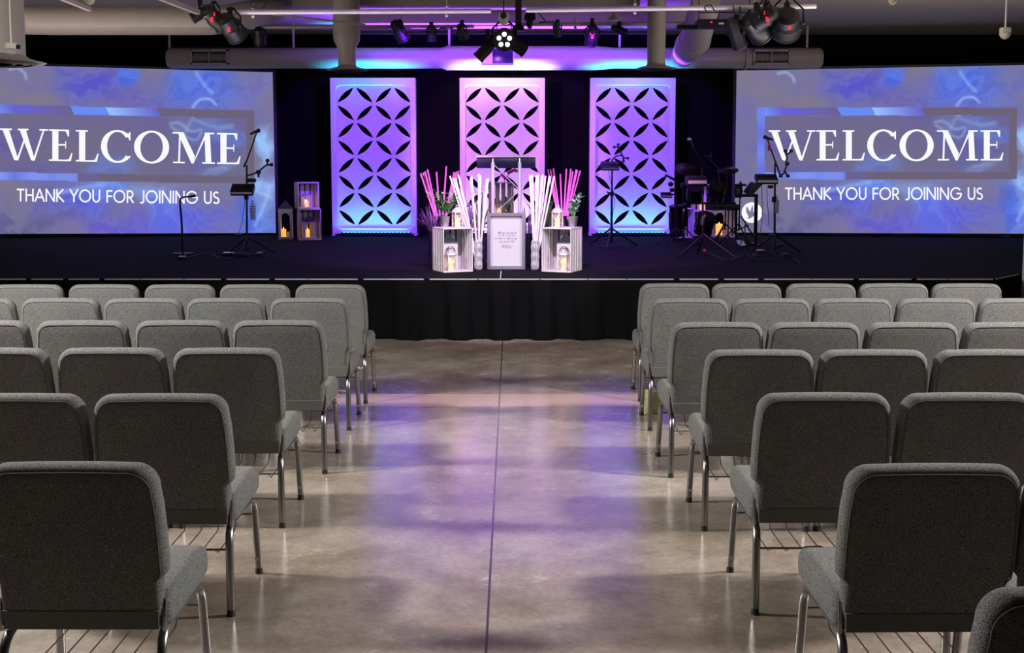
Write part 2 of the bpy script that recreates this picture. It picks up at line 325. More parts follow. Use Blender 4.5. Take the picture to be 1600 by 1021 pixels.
# ------------------------------------------------------------------ chairs
def back_outline(top=.525):
    r = [(.243, 0), (.245, .155), (.250, .165), (.2625, .178), (.2665, .22), (.266, .30), (.262, .40), (.256, .445)]
    cx, cy, rr = .186, .453, .070
    for a in range(8, 91, 10): r.append((cx + rr * math.cos(R(a)), cy + rr * math.sin(R(a))))
    r += [(.12, .5245), (.05, .5255)]
    return r + [(-x, y) for x, y in reversed(r)]
def make_chair():
    t = thing('stacking_chair', '', 'chair')
    ol = back_outline(); me = outline_mesh([ol], .006, .033, 4)
    lean = Matrix.Rotation(R(90 + 8), 4, 'X'); T = Matrix.Translation((0, .062, .362)) @ lean
    # x stays, outline y -> up, thickness z -> -y
    mb = MB().merge(me, T); bk = mb.build('backrest', M['fabric'], t, angle=50)
    back = [T @ Vector((x * (.93 if y > .2 else .945), .20 + (y - .20) * .948, .0372)) for x, y in ol if y > .05]
    MB().tube(back, .0022, 6).build('piping', M['piping'], bk)
    MB().add([T @ Vector((x, y, z)) for z in (.034, .0415) for x, y in ((-.232, .004), (.232, .004), (.236, .066), (-.236, .066))], [(0, 3, 2, 1), (4, 5, 6, 7), (0, 1, 5, 4), (2, 3, 7, 6), (1, 2, 6, 5), (0, 4, 7, 3)]).build('lower_back_strip', M['fabric_dark'], bk, smooth=False, bevel=.002)
    # seat: side profile in (y, z)
    pr = [(.040, .372), (.045, .452), (.075, .472), (.20, .478), (.36, .486), (.44, .484), (.485, .468), (.503, .435), (.500, .395), (.478, .368), (.40, .358), (.20, .356), (.07, .354)]
    me = outline_mesh([pr], .235, .028, 3); P = Matrix(((0, 0, 1, 0), (1, 0, 0, 0), (0, 1, 0, 0), (0, 0, 0, 1)))
    se = MB().merge(me, P).build('seat', M['fabric'], t, angle=55)
    mb = MB()
    ed = [(y, z - .006) for y, z in pr[1:8]]; mb.tube([(.246, y, z) for y, z in ed] + [(-.246, y, z) for y, z in ed[::-1]], .0032, 6)
    mb.build('piping', M['piping'], se)
    def bez(p, n=5):
        out = [];
        for i in range(n + 1): u = i / n; out.append((1 - u) ** 2 * Vector(p[0]) + 2 * u * (1 - u) * Vector(p[1]) + u * u * Vector(p[2]))
        return out
    for s in (-1, 1):
        x = s * .232
        lg = MB().tube([(x, .25, .348)] + bez([(x, .11, .346), (x + s * .004, .028, .345), (x + s * .008, .016, .27)]) + [(x + s * .012, .0, .02)], .0135, 10, sq=1.15).build('leg', M['leg'], t)
        MB().cyl((x + s * .012, 0, 0), (x + s * .012, .0005, .026), .017, .015, 12).build('rubber_foot', M['rubber'], lg)
        lg = MB().tube([(x, .25, .348)] + bez([(x, .40, .346), (x + s * .006, .465, .345), (x + s * .010, .470, .28)]) + [(x + s * .02, .485, .02)], .0135, 10, sq=1.15).build('leg', M['leg'], t)
        MB().cyl((x + s * .02, .485, 0), (x + s * .02, .4845, .026), .017, .015, 12).build('rubber_foot', M['rubber'], lg)
        MB().cyl((x + s * .018, .460, .07), (x + s * .018, .474, .07), .009, n=10).build('stacking_bumper', M['chrome'], lg)
        MB().box((s * .246, .048, .40), (.010, .034, .10), rx(R(-8))).build('side_bracket', M['leg'], t, bevel=.003)
    mb = MB().cyl((-.235, .014, .262), (.235, .014, .262), .0045, n=6).cyl((-.235, .44, .275), (.235, .44, .275), .0045, n=6)
    for k in range(6): xx = -.175 + .07 * k; mb.tube([(xx, .012, .265), (xx, .10, .222), (xx, .38, .222), (xx, .44, .275)], .0025, 5)
    mb.tube([(-.05, .03, .262), (-.03, -.005, .275), (.0, .0, .275), (.02, .03, .262)], .003, 5)
    mb.build('book_rack', M['leg'], t)
    for o in [t.children_recursive][0]:
        if o.data.name.split('.')[0] and not o.data.get('sq'):
            for v in o.data.vertices: v.co.x *= 1.0
            o.data['sq'] = 1
    return t
# per row and block: (top y of the backs, [centre x of each back, aisle first], foot y of the aisle chair's rear leg)
rowsL = [(443, [515.5, 397, 279.5, 160, 41]), (464.5, [482.5, 352, 222.5, 92, -40]), (499.5, [433.5, 281, 126, -30]),
         (543, [352.5, 171, -12]), (615.5, [248, 22]), (723.5, [107])]
rowsR = [(441.5, [1055, 1167.5, 1284, 1398, 1512.5]), (465, [1078, 1206, 1334.5, 1465, 1593]), (502.5, [1122, 1273.5, 1427, 1580]),
         (545.5, [1188.5, 1367.5, 1548]), (614, [1290.5, 1516]), (726, [1462, 1750]), (925, [1735])]
proto = None
for side, rows in (('left', rowsL), ('right', rowsR)):
    for ri, (ty, xs) in enumerate(rows):
        for ci, cx in enumerate(xs):
            p = atZ(cx, ty + 2, .884); loc = (p.x, p.y + .035 + random.uniform(-.006, .006), 0)
            rowname = ('front row' if ri == 0 else ORD[ri] + ' row from the stage')
            rowname = 'front row' if ri == 0 else ORD[ri] + ' row from stage'
            lab = 'grey tweed chair, %s from the aisle in the %s, %s block' % (ORD[ci], rowname, side)
            if ci == 0: lab = 'grey tweed aisle chair at the end of the %s, %s block' % (rowname, side)
            if side == 'right' and ri == 6: lab = 'dark grey chair cut off by the bottom right corner of the photo'
            if proto is None: proto = make_chair(); o = proto; o.location = loc
            else: o = copy_tree(proto); o.location = loc
            o.rotation_euler = (0, 0, random.uniform(-.012, .012)); o['label'] = lab; o['group'] = 'grey chairs %s of the aisle' % side
# booklet in a rack, right block
p = atY(1021, 618, atZ(1014, 678, 0).y + .62)
t = MB().box((0, 0, .085), (.13, .02, .17)).box((0, 0.012, .088), (.12, .006, .165)).build('booklet', M['booklet'], bevel=.002)
t.location = (p.x, p.y, 0.0); tag(t, 'small patterned yellow green booklet standing on the floor behind a front chair leg', 'booklet')

# ------------------------------------------------------------------ lattice panels
def make_panel():
    t = thing('lattice_panel', '', 'stage panel'); k = mpp(YP); Wd = 131 * k; Ht = atY(785, 122.5, YP).z - DECK; hi = Wd / 2 - 8.5 * k
    def rr(x0, z0, x1, z1, r, n=6):
        pts = []
        for cx, cz, a0 in ((x1 - r, z1 - r, 0), (x0 + r, z1 - r, 90), (x0 + r, z0 + r, 180), (x1 - r, z0 + r, 270)):
            for i in range(n + 1): a = R(a0 + 90 * i / n); pts.append((cx + r * math.cos(a), cz + r * math.sin(a)))
        return pts
    U = Matrix.Rotation(R(90), 4, 'X')
    inner = rr(-hi, .12, hi, Ht - 11 * k, .07)
    me = outline_mesh([rr(-Wd / 2, .03, Wd / 2, Ht, .01), inner], .085, .004, 1)
    fr = MB().merge(me, Matrix.Translation((0, -.025, 0)) @ U).build('frame', M['white'], t, smooth=False)
    dx, dz = 29.4 * k, 27.0 * k; x0 = -2 * dx; ztop = Ht - (132 - 122) * k - .02; holes = []
    for i in range(4):
        for j in range(8):
            bs = ((i + j) % 2 == 0); xa, xb = x0 + i * dx, x0 + (i + 1) * dx; za, zb = ztop - j * dz, ztop - (j + 1) * dz
            # i=0,j=0 is '/', from top right to bottom left
            A, B = (Vector((xb, za)), Vector((xa, zb))) if bs else (Vector((xa, za)), Vector((xb, zb)))
            d = B - A; L = d.length; d /= L; nrm = Vector((-d.y, d.x)); A2 = A + d * .028; L2 = L - .056; lp = []
            for q in range(9): u = q / 8; lp.append(A2 + d * L2 * u + nrm * .042 * math.sin(math.pi * u) ** .9)
            for q in range(1, 8): u = 1 - q / 8; lp.append(A2 + d * L2 * u - nrm * .042 * math.sin(math.pi * u) ** .9)
            holes.append([(v.x, v.y) for v in lp])
    me = outline_mesh([rr(-hi - .03, .10, hi + .03, Ht - .08, .05)] + holes, .010, .004, 1)
    MB().merge(me, Matrix.Translation((0, .035, 0)) @ U).build('pierced_sheet', M['white'], t, smooth=False)
    for s in (-1, 1):
        MB().box((s * (Wd / 2 - .02), .0, .03), (.04, .05, .06)).box((s * (Wd / 2 - .02), .06, .012), (.05, .42, .02)).build('foot', M['white'], t, bevel=.004)
    return t
pn = make_panel()
def put_panel(o, px, lab): p = atY(px, 368, YP); o.location = (p.x, YP, DECK); o['label'] = lab; o['group'] = 'white lattice panels along the back of the stage'
put_panel(pn, 586.5, 'tall white pierced lattice panel lit purple, the left one beside the stacked white boxes')
o = copy_tree(pn); put_panel(o, 785, 'tall white pierced lattice panel lit pink and white behind the lectern')
o = copy_tree(pn); put_panel(o, 985.5, 'tall white pierced lattice panel lit purple behind the slim music stand')
def led_bar(px, m, lab):
    p = atY(px, 366, YP - .2); t = thing('led_bar', lab, 'light bar', (p.x, YP - .2, DECK), 0, 'led bars at the foot of the panels')
    MB().box((0, 0, .035), (1.12, .07, .05)).build('housing', M['black'], t, bevel=.006)
    mb = MB()
    for k in range(18): mb.cyl((-.51 + .06 * k, -.012, .058), (-.51 + .06 * k, -.012, .068), .02, n=8)
    mb.build('led_row', m, t)
    for s in (-1, 1): MB().box((s * .45, 0, .006), (.03, .12, .012)).build('foot', M['blackm'], t)
led_bar(588, M['ledc'], 'black led bar glowing cyan at the foot of the left lattice panel')
led_bar(785, M['ledw'], 'led bar shining white at the foot of the middle lattice panel')
led_bar(986, M['ledc'], 'black led bar glowing cyan at the foot of the right lattice panel')

# ------------------------------------------------------------------ screens
# content is laid out in the picture's own coordinates; each screen is a real upright plane
class Screen:
    def __init__(s, pin, pout, Yin, Yout):
        s.a = atY(pin, 364, Yin); s.b = atY(pout, 364, Yout); d = Vector((s.b.x - s.a.x, s.b.y - s.a.y, 0)); s.n = Vector((d.y, -d.x, 0)).normalized()
        if s.n.y > 0: s.n = -s.n
    def at(s, px, py, off=0):
        d = ray(px, py); o = Vector((0, 0, CH)); q = s.a + s.n * off; t = (q - o).dot(s.n) / d.dot(s.n); return o + d * t
def map_right(x, y): return (x, y)
def map_left(x, y):
    t = (x - 1201) / 367; return ((x - 1201) * 1.0245, (1 - t) * (1.047 * y - 12.5) + t * (1.02 * y + .9))
def inv_left(X, Y):
    x = X / 1.0245 + 1201; t = (x - 1201) / 367; return x, (Y + 12.5 * (1 - t) - .9 * t) / (1.047 * (1 - t) + 1.02 * t)
SPC = {}
def smooth_pts(p):
    if p not in SPC:
        o = []
        for i in range(len(p) - 1):
            a, b, c, d = (Vector(p[max(i - 1, 0)]), Vector(p[i]), Vector(p[i + 1]), Vector(p[min(i + 2, len(p) - 1)]))
            for j in range(5): t = j / 5; o.append(tuple(.5 * ((2 * b) + (c - a) * t + (2 * a - 5 * b + 4 * c - d) * t * t + (-a + 3 * b - 3 * c + d) * t ** 3)))
        SPC[p] = o + [p[-1]]
    return SPC[p]
def picture(x, y):
    """colour (sRGB 0-255) of the projected smoke picture at a content point"""
    v = Vector((x / 60, y / 60, 0)); wx = noise.fractal(v * .9 + Vector((3, 1, 0)), 1, 2, 4); wy = noise.fractal(v * .9 + Vector((8, 5, 2)), 1, 2, 4)
    q = noise.fractal(Vector((x / 85 + wx * .7, y / 60 + wy * .7, 5)), .9, 2, 5)
    base = Vector((124, 118, 148)); r = base + Vector((-6, -4, 14)) * (.12 + q) * 1.4
    X, Y = x + wx * 26, y + wy * 20; cov = 0.0
    def blob(cx, cy, rxx, ryy, col, a, ang=0, p=2):
        nonlocal r, cov
        c, s_ = math.cos(R(ang)), math.sin(R(ang)); dx, dy = X - cx, Y - cy; u, w_ = (dx * c + dy * s_) / rxx, (-dx * s_ + dy * c) / ryy; d = (u * u + w_ * w_) ** (p / 2)
        r = r.lerp(Vector(col), min(1, a * math.exp(-d))); cov = max(cov, a * math.exp(-d))
    B1, B2, B3, LB = (92, 92, 214), (84, 116, 232), (112, 150, 250), (158, 200, 255)
    blob(1345, 135, 55, 34, B1, .75); blob(1392, 118, 16, 26, B2, .8, 10, 4); blob(1500, 125, 52, 30, B2, .85, -10, 3); blob(1535, 150, 50, 30, (96, 118, 220), .75)
    blob(1440, 165, 70, 26, (104, 98, 200), .55); blob(1600, 125, 30, 20, (120, 120, 190), .6)
    blob(1225, 215, 40, 18, (98, 92, 210), .55, -15); blob(1250, 265, 60, 14, (104, 98, 205), .5)
    blob(1515, 215, 50, 45, (98, 112, 215), .7); blob(1545, 205, 30, 22, B3, .8, 20, 4); blob(1490, 200, 26, 14, LB, .35, 25); blob(1372, 262, 44, 16, B3, .75, -12, 3)
    blob(1530, 262, 30, 8, LB, .6, -4, 4); blob(1350, 298, 60, 22, B3, .75, -14, 3); blob(1450, 320, 36, 44, B3, .7, -30, 4); blob(1310, 318, 60, 26, (90, 92, 214), .7)
    blob(1390, 345, 70, 18, (106, 96, 220), .7); blob(1500, 335, 60, 30, (98, 100, 226), .8); blob(1590, 330, 30, 50, B2, .8); blob(1600, 225, 18, 34, LB, .85, 10, 4); blob(1610, 285, 30, 18, LB, .75, -8, 4)
    blob(1600, 330, 10, 40, LB, .35, 20); blob(1430, 290, 50, 10, LB, .35, -8)
    blob(1210, 345, 60, 22, (112, 108, 150), .8); blob(1265, 340, 50, 8, (96, 90, 128), .5)
    rid = 1 - min(1, abs(noise.fractal(Vector((x / 46 + wx * 1.1, y / 30 + wy * 1.1, 9)), 1, 2, 4)) * 2.6)
    r = r + Vector((20, 26, 8)) * cov * (rid - .38) + Vector((-8, -6, 6)) * cov
    def wisp(pts, wd, a):
        nonlocal r
        pts = smooth_pts(tuple(pts))
        best = 1e9
        if min(math.hypot(x - a_, y - b_) for a_, b_ in pts) > 60: return
        for (ax, ay), (bx, by) in zip(pts, pts[1:]):
            dx, dy = bx - ax, by - ay; t = max(0, min(1, ((x - ax) * dx + (y - ay) * dy) / (dx * dx + dy * dy))); best = min(best, math.hypot(x - ax - dx * t, y - ay - dy * t))
        r = r.lerp(Vector((170, 208, 255)), a * math.exp(-(best / wd) ** 2))
    wisp([(1216, 115), (1228, 113), (1238, 120), (1241, 128)], 2.5, .5)
    wisp([(1461, 191), (1475, 190), (1492, 202), (1508, 200), (1500, 215), (1480, 208), (1463, 196)], 2.5, .8)
    wisp([(1495, 165), (1505, 154), (1520, 152), (1530, 160)], 2.2, .6); wisp([(1480, 215), (1490, 190), (1500, 178)], 3, .6); wisp([(1500, 185), (1530, 195), (1555, 192)], 3.5, .6)
    wisp([(1520, 260), (1545, 256)], 3, .5); wisp([(1590, 345), (1605, 310), (1612, 285)], 3, .45); wisp([(1500, 112), (1512, 130), (1524, 142)], 3, .4); wisp([(1285, 300), (1330, 290), (1360, 285)], 4, .4)
    # the box: dimmer inside, bars
    inside = 1194 < x < 1577 and 181 < y < 270
    if inside: r = r.lerp(Vector((100, 92, 128)), .45)
    outer = 1183 < x < 1589 and 168 < y < 280.5
    if outer and not (1195 < x < 1577 and 180.5 < y < 269):
        dark = Vector((108, 98, 122)); lb = Vector((116, 150, 250)); vi = Vector((104, 100, 205))
        if x < 1195: r = lb.lerp(vi, .3 + .4 * math.sin(y / 19) ** 2)
        elif y < 181:
            k = x - (y - 168) * .5
            if k < 1240: r = lb.lerp(vi, min(1, (k - 1190) / 30))
            elif k < 1308: r = vi.lerp(dark, min(1, (k - 1240) / 90))
            elif k < 1362: r = Vector((104, 140, 245))
            elif k < 1440: r = Vector((150, 192, 255)).lerp(vi, max(0, min(1, (k - 1366) / 74)))
            else: r = dark
        elif y > 268:
            if x < 1320: r = LB_mix(lb, vi, x)
            elif x < 1352: r = vi.lerp(dark, .7)
            else: r = dark
        else: r = dark
    return r
def LB_mix(lb, vi, x): return lb.lerp(vi, .15 + .5 * abs(math.sin((x - 1190) / 26))).lerp(Vector((150, 190, 255)), .35 * abs(math.sin((x - 1170) / 17)))
# serif capitals, x right, y up, cap height 1
def ring(cx, cy, rx0, ry0, ix, iy, tilt, a0=0, a1=360, n=44):
    out = []
    for i in range(n):
        aa, ab = a0 + (a1 - a0) * i / n, a0 + (a1 - a0) * (i + 1) / n; q = []
        for a, rxx, ryy in ((aa, rx0, ry0), (ab, rx0, ry0), (ab, ix, iy), (aa, ix, iy)):
            q.append((cx + rxx * math.cos(R(a)) * 1.0, cy + ryy * math.sin(R(a)) + (tilt * math.cos(R(a)) if rxx == ix else 0)))
        out.append(q)
    return out
def serif(ch):
    s = .035
    if ch == 'W': return [[(.07, .97), (.27, .97), (.56, .0), (.46, 0), (.42, .03)], [(.49, .0), (.55, 0), (.765, .66), (.735, .73)], [(.59, .97), (.78, .97), (1.06, .0), (.97, 0), (.935, .03)], [(.985, 0), (1.045, 0), (1.345, .97), (1.295, .97)],
                          [(.0, .95), (.36, .95), (.36, 1), (.0, 1)], [(.54, .95), (.86, .95), (.86, 1), (.54, 1)], [(1.19, .95), (1.45, .95), (1.45, 1), (1.19, 1)]], 1.45
    if ch == 'E': return [[(.10, 0), (.285, 0), (.285, 1), (.10, 1)], [(0, 0), (.60, 0), (.60, .05), (0, .05)], [(0, .95), (.60, .95), (.60, 1), (0, 1)], [(.24, .49), (.50, .49), (.50, .54), (.24, .54)], [(.49, .40), (.515, .40), (.52, .63), (.49, .63)],
                          [(.575, .78), (.605, .78), (.605, 1), (.55, 1), (.50, .96)], [(.45, .02), (.66, .0), (.71, .26), (.675, .26), (.60, .07)]], .71
    if ch == 'L': return [[(.10, 0), (.285, 0), (.285, 1), (.10, 1)], [(0, 0), (.60, 0), (.60, .05), (0, .05)], [(0, .95), (.36, .95), (.36, 1), (0, 1)], [(.42, .02), (.64, .0), (.69, .26), (.655, .26), (.58, .07)]], .68
    if ch == 'C': return ring(.50, .50, .50, .525, .315, .465, 0, 38, 322) + [[(.855, .70), (.89, .70), (.89, .98), (.86, .96), (.80, .88)], [(.80, .10), (.90, .17), (.88, .215), (.80, .16)]], .90
    if ch == 'O': return ring(.53, .50, .53, .525, .34, .465, .02), 1.06
    if ch == 'M': return [[(.17, .0), (.225, 0), (.255, .93), (.20, .93)], [(.15, 1), (.33, 1), (.68, .23), (.62, .0), (.575, .0)], [(.61, 0), (.635, .0), (1.06, .97), (.99, .97)], [(.97, 1), (1.13, 1), (1.18, 0), (1.00, 0)],
                          [(.0, .95), (.26, .95), (.26, 1), (.0, 1)], [(.02, 0), (.37, 0), (.37, .05), (.02, .05)], [(1.02, .95), (1.26, .95), (1.26, 1), (1.02, 1)], [(.90, 0), (1.28, 0), (1.28, .05), (.90, .05)]], 1.28
def arc(cx, cy, rx0, ry0, a0, a1, n=14): return [(cx + rx0 * math.cos(R(a0 + (a1 - a0) * i / n)), cy + ry0 * math.sin(R(a0 + (a1 - a0) * i / n))) for i in range(n + 1)]
SANS = {
    'T': ([[(.0, .94), (.62, .94)], [(.31, 0), (.31, .94)]], .62), 'H': ([[(.06, 0), (.06, 1)], [(.66, 0), (.66, 1)], [(.06, .5), (.66, .5)]], .72),
    'A': ([[(.0, 0), (.40, 1), (.80, 0)], [(.16, .33), (.64, .33)]], .80), 'N': ([[(.06, 0), (.06, 1), (.76, 0), (.76, 1)]], .82), 'K': ([[(.06, 0), (.06, 1)], [(.60, 1), (.10, .52), (.66, 0)]], .66),
    'Y': ([[(.0, 1), (.34, .45), (.68, 1)], [(.34, 0), (.34, .45)]], .68), 'O': ([arc(.52, .5, .47, .47, 0, 360, 28)], 1.04), 'U': ([[(.06, 1)] + arc(.34, .34, .28, .31, 180, 360) + [(.62, 1)]], .68),
    'F': ([[(.06, 0), (.06, .94), (.50, .94)], [(.06, .5), (.48, .5)]], .50), 'R': ([[(.06, 0), (.06, .94), (.25, .94)] + arc(.28, .68, .25, .26, 90, -90) + [(.06, .42)], [(.26, .42), (.58, 0)]], .60),
    'J': ([[(.34, 1), (.34, .2)] + arc(.15, .2, .19, .2, 0, -120, 8)], .40), 'I': ([[(.06, 0), (.06, 1)]], .12), 'G': ([arc(.52, .5, .47, .47, 42, 360, 24) + [(.58, .5)]], 1.02),
    'S': ([arc(.27, .735, .21, .215, 40, 250, 12) + arc(.27, .265, .235, .225, 75, -145, 14)], .52), ' ': ([], .30)}
def stroke(pts, w_):
    q = []
    for a, b in zip(pts, pts[1:]):
        a, b = Vector(a), Vector(b); d = (b - a); L = d.length
        if L < 1e-6: continue
        d /= L; n_ = Vector((-d.y, d.x)) * w_ / 2; e = d * w_ * .18; q.append([tuple(a - n_ - e), tuple(b - n_ + e), tuple(b + n_ + e), tuple(a + n_ - e)])
    return q
def lettering():
    out = []; sub = []
    # WELCOME from x 1201 to 1568, caps y 203 to 251.5
    gaps = {'W': .03, 'E': .10, 'L': .08, 'C': .10, 'O': .10, 'M': .07}; word = 'WELCOME'
    tot = sum(serif(c)[1] + gaps[c] for c in word) - gaps['E']; x0, x1, y0, h = 1201, 1568, 251, 47.5; kx = (x1 - x0) / tot; x = x0
    for c in word:
        ps, adv = serif(c); out += [[(x + px * kx, y0 - py * h) for px, py in p] for p in ps]; x += (adv + gaps[c]) * kx
    txt = 'THANK YOU FOR JOINING US'; g = .13; tot = sum(SANS[c][1] + g for c in txt) - g; x0, x1, y0, h = 1227, 1535, 312, 18.6; kx = (x1 - x0) / tot; x = x0
    for c in txt:
        if c == ' ' or not sub: sub.append([])
        sp, adv = SANS[c]
        for p in sp: sub[-1] += [[(x + a * kx, y0 - b * h) for a, b in q] for q in stroke(p, .135)]
        x += (adv + g) * kx
    return out, sub
DOVE = [(-.62, -.62), (-.30, -.50), (-.55, -.05), (-.62, .45), (-.50, .80), (-.30, .35), (-.12, .10), (-.02, .55), (.12, .95), (.22, .45), (.20, .05), (.42, .22), (.62, .15), (.46, .0), (.36, -.30), (.12, -.55), (-.12, -.66), (-.35, -.85), (-.30, -.62)]
def make_screen(lab, quad, sc, fwd, inv, border):
    base = (sc.at(quad[3][0], quad[3][1]) + sc.at(quad[2][0], quad[2][1])) / 2
    t = thing('projection_screen', lab, 'screen', (base.x, base.y, DECK), 0, 'projection screens at the sides of the stage')
    NX, NY = 330, 190; vs = []; cols = []
    for j in range(NY + 1):
        for i in range(NX + 1):
            u, v = i / NX, j / NY
            X = (1 - v) * ((1 - u) * quad[0][0] + u * quad[1][0]) + v * ((1 - u) * quad[3][0] + u * quad[2][0]); Y = (1 - v) * ((1 - u) * quad[0][1] + u * quad[1][1]) + v * ((1 - u) * quad[3][1] + u * quad[2][1])
            vs.append(sc.at(X, Y, .012)); c = picture(*inv(X, Y)); cols += [*lin((c.x, c.y, c.z)), 1]
    mb = MB().add(vs, [(j * (NX + 1) + i, j * (NX + 1) + i + 1, (j + 1) * (NX + 1) + i + 1, (j + 1) * (NX + 1) + i) for j in range(NY) for i in range(NX)])
    o = mb.build('picture', M['screen'], t, smooth=False, world=True)
    at = o.data.color_attributes.new('pic', 'FLOAT_COLOR', 'POINT'); at.data.foreach_set('color', cols)
    hl, words = lettering()
    for nm, ps in [('headline_lettering', hl)] + [('subtitle_word', wd) for wd in words]:
        mb = MB()
        for p in ps: mb.poly([sc.at(*fwd(*q), .018) for q in p])
        mb.build(nm, M['letter'], o, smooth=False, world=True)
    cx, cy, rr_ = 1175, 332.5, 16.2
    mb = MB().poly([sc.at(*fwd(cx + rr_ * math.cos(a * .2618), cy + rr_ * math.sin(a * .2618)), .016) for a in range(24)])
    e = mb.build('emblem_disc', M['letter'], o, smooth=False, world=True)
    me = outline_mesh([[(a, b) for a, b in DOVE]], 0, 0); mb = MB()
    mb.add([sc.at(*fwd(cx + v.co.x * 13.5 - 1, cy - v.co.y * 13.0), .022) for v in me.vertices], [tuple(p.vertices) for p in me.polygons]); mb.build('emblem_dove', M['sgrey'], o, smooth=False, world=True)
    # black frame behind
    mb = MB(); q = quad; b = border; fr = [(q[0][0] - b, q[0][1] - b + 1), (q[1][0] + b, q[1][1] - b + 1), (q[2][0] + b, q[2][1] + b), (q[3][0] - b, q[3][1] + b)]
    pf = [sc.at(x, y, .004) for x, y in fr]
    for v in pf: v.z = max(v.z, DECK + .012)
    pb = [v - sc.n * .05 for v in pf]
    mb.add(pf + pb, [(0, 1, 2, 3), (7, 6, 5, 4), (0, 4, 5, 1), (1, 5, 6, 2), (2, 6, 7, 3), (3, 7, 4, 0)]); mb.build('frame', M['black'], t, smooth=False, world=True)
    for (x, y) in ((fr[3][0] + 60, fr[3][1]), (fr[2][0] - 60, fr[2][1])):
        p = sc.at(x, y); hh = max(.02, p.z - DECK - .03); MB().box((p.x, p.y + .03, DECK + hh / 2), (.08, .08, hh)).box((p.x, p.y + .02, DECK + .01), (.1, .5, .02)).build('foot', M['blackm'], t, world=True)
    return t
YI = YP + .20
scR = Screen(1149, 1600, YI, YI / 1.042); scL = Screen(428, 0, YI, YI / 1.042)
make_screen('right projection screen showing WELCOME over blue smoke, beside the drum kit', [(1151, 110.5), (1626, 101.3), (1621, 365.5), (1147.5, 363.5)], scR, map_right, map_right, 5)
make_screen('left projection screen showing WELCOME over blue smoke, beside the white lantern', [(-56, 99.6), (426, 113), (431, 364), (-52, 366)], scL, map_left, inv_left, 5)
#PART2
# ------------------------------------------------------------------ ducts and ceiling services
YD = YP - .30                                    # the long air duct above the panels
a, b = atY(262, 91, YD), atY(1284, 91, YD); rD = 15.8 * mpp(YD); zD = (a.z + b.z) / 2
t = thing('air_duct', 'long round pale air duct hung above the three lattice panels', 'duct', ((a.x + b.x) / 2, YD, zD))
X0, X1 = a.x, b.x; xm0, xm1 = atY(696, 91, YD).x, atY(930, 91, YD).x
mb = MB().lathe([(rD * .1, X0), (rD * .8, X0 + .002), (rD, X0 + .05), (rD, xm0 - .06), (rD * 1.16, xm0 + .03), (rD * 1.16, xm1), (rD, xm1 + .3), (rD, X1 - .05), (rD * .8, X1 - .002), (rD * .1, X1)], (0, YD, zD), 40, axis=(1, 0, 0))
mb.build('duct_shell', M['duct'], t, world=True, angle=50)
for k in (xm0 + .03, atY(1176, 91, YD).x - .12):
    MB().lathe([(rD * 1.18, -.012), (rD * 1.19, 0), (rD * 1.18, .012)], (k, YD, zD), 40, axis=(1, 0, 0)).build('seam_band', M['duct'], t, world=True)
for p0, p1 in ((298, 357), (1177, 1234)):
    A, B = atY(p0, 78, YD - rD), atY(p1, 101, YD - rD); cx, cz = (A.x + B.x) / 2, (A.z + B.z) / 2; w_, h_ = B.x - A.x, A.z - B.z; yf = YD - rD * 1.04
    mb = MB().box((cx, yf, cz + h_ / 2 - .012), (w_, .05, .024)).box((cx, yf, cz - h_ / 2 + .012), (w_, .05, .024)).box((cx, yf, cz), (.012, .05, h_))
    for s in (-1, 1): mb.box((cx + s * (w_ / 2 - .012), yf, cz), (.024, .05, h_))
    g = mb.build('vent_frame', M['duct'], t, world=True, smooth=False)
    mb = MB().box((cx, yf + .02, cz), (w_ * .96, .01, h_ * .9))
    for k in range(26): mb.box((cx - w_ / 2 + .03 + (w_ - .06) * k / 25, yf + .006, cz), (.005, .02, h_ * .85))
    mb.build('vent_slats', M['grille'], g, world=True, smooth=False)
for px, y0, y1 in ((265, 54, 75), (459, 45, 76), (702, 54, 74), (968, 56, 73), (1261, 53, 73)):
    p = atY(px, y1, YD); MB().box((p.x, YD, (p.z + CZ) / 2 - .04), (.035, .006, CZ - p.z + .10)).build('hanger_strap', M['duct'], t, world=True, smooth=False)
def drop_duct(px, y_fl, Y, r_top, r_bot, r_fl, lab, mid=None):
    p = atY(px, y_fl, Y); t = thing('drop_duct', lab, 'duct', (p.x, Y, p.z)); top = CZ - p.z - .012
    if mid: z1, z2 = atY(px, mid[0], Y).z - p.z, atY(px, mid[1], Y).z - p.z; prof = [(r_bot, .01), (r_bot, z1), (r_top * .97, z2 - .04), (r_top, z2), (r_top, top)]
    else: prof = [(r_bot, .01), (r_top, top)]
    MB().lathe(prof, n=36).build('duct_pipe', M['duct'], t, angle=30)
    fl = MB().lathe([(r_bot, .06), (r_bot * 1.1, .035), (r_fl * .92, .008), (r_fl, 0), (r_fl * .97, -.008), (r_bot * 1.05, -.004)], n=40).build('diffuser_cone', M['duct'], t, angle=50)
    mb = MB()
    for q in (.86, .68, .5): mb.lathe([(r_fl * q, -.010), (r_fl * q * .9, -.022), (r_fl * q * .87, -.02), (r_fl * q * .97, -.008)], n=36)
    mb.build('diffuser_rings', M['grille'], fl)
k = 15.0 / F
drop_duct(542.5, 109, 15.0, 20.5 * k, 13.5 * k, 32 * k, 'round drop duct with flared diffuser left of centre, by the left lattice panel', (77, 58))
drop_duct(1025, 107, 15.0, 14.5 * k, 13.8 * k, 31 * k, 'round drop duct with flared diffuser hanging above the right lattice panel')
k = 10.4 / F
drop_duct(-20, 97, 10.4, 56 * k, 56 * k, 86 * k, 'wide drop duct with round diffuser at the top left corner')
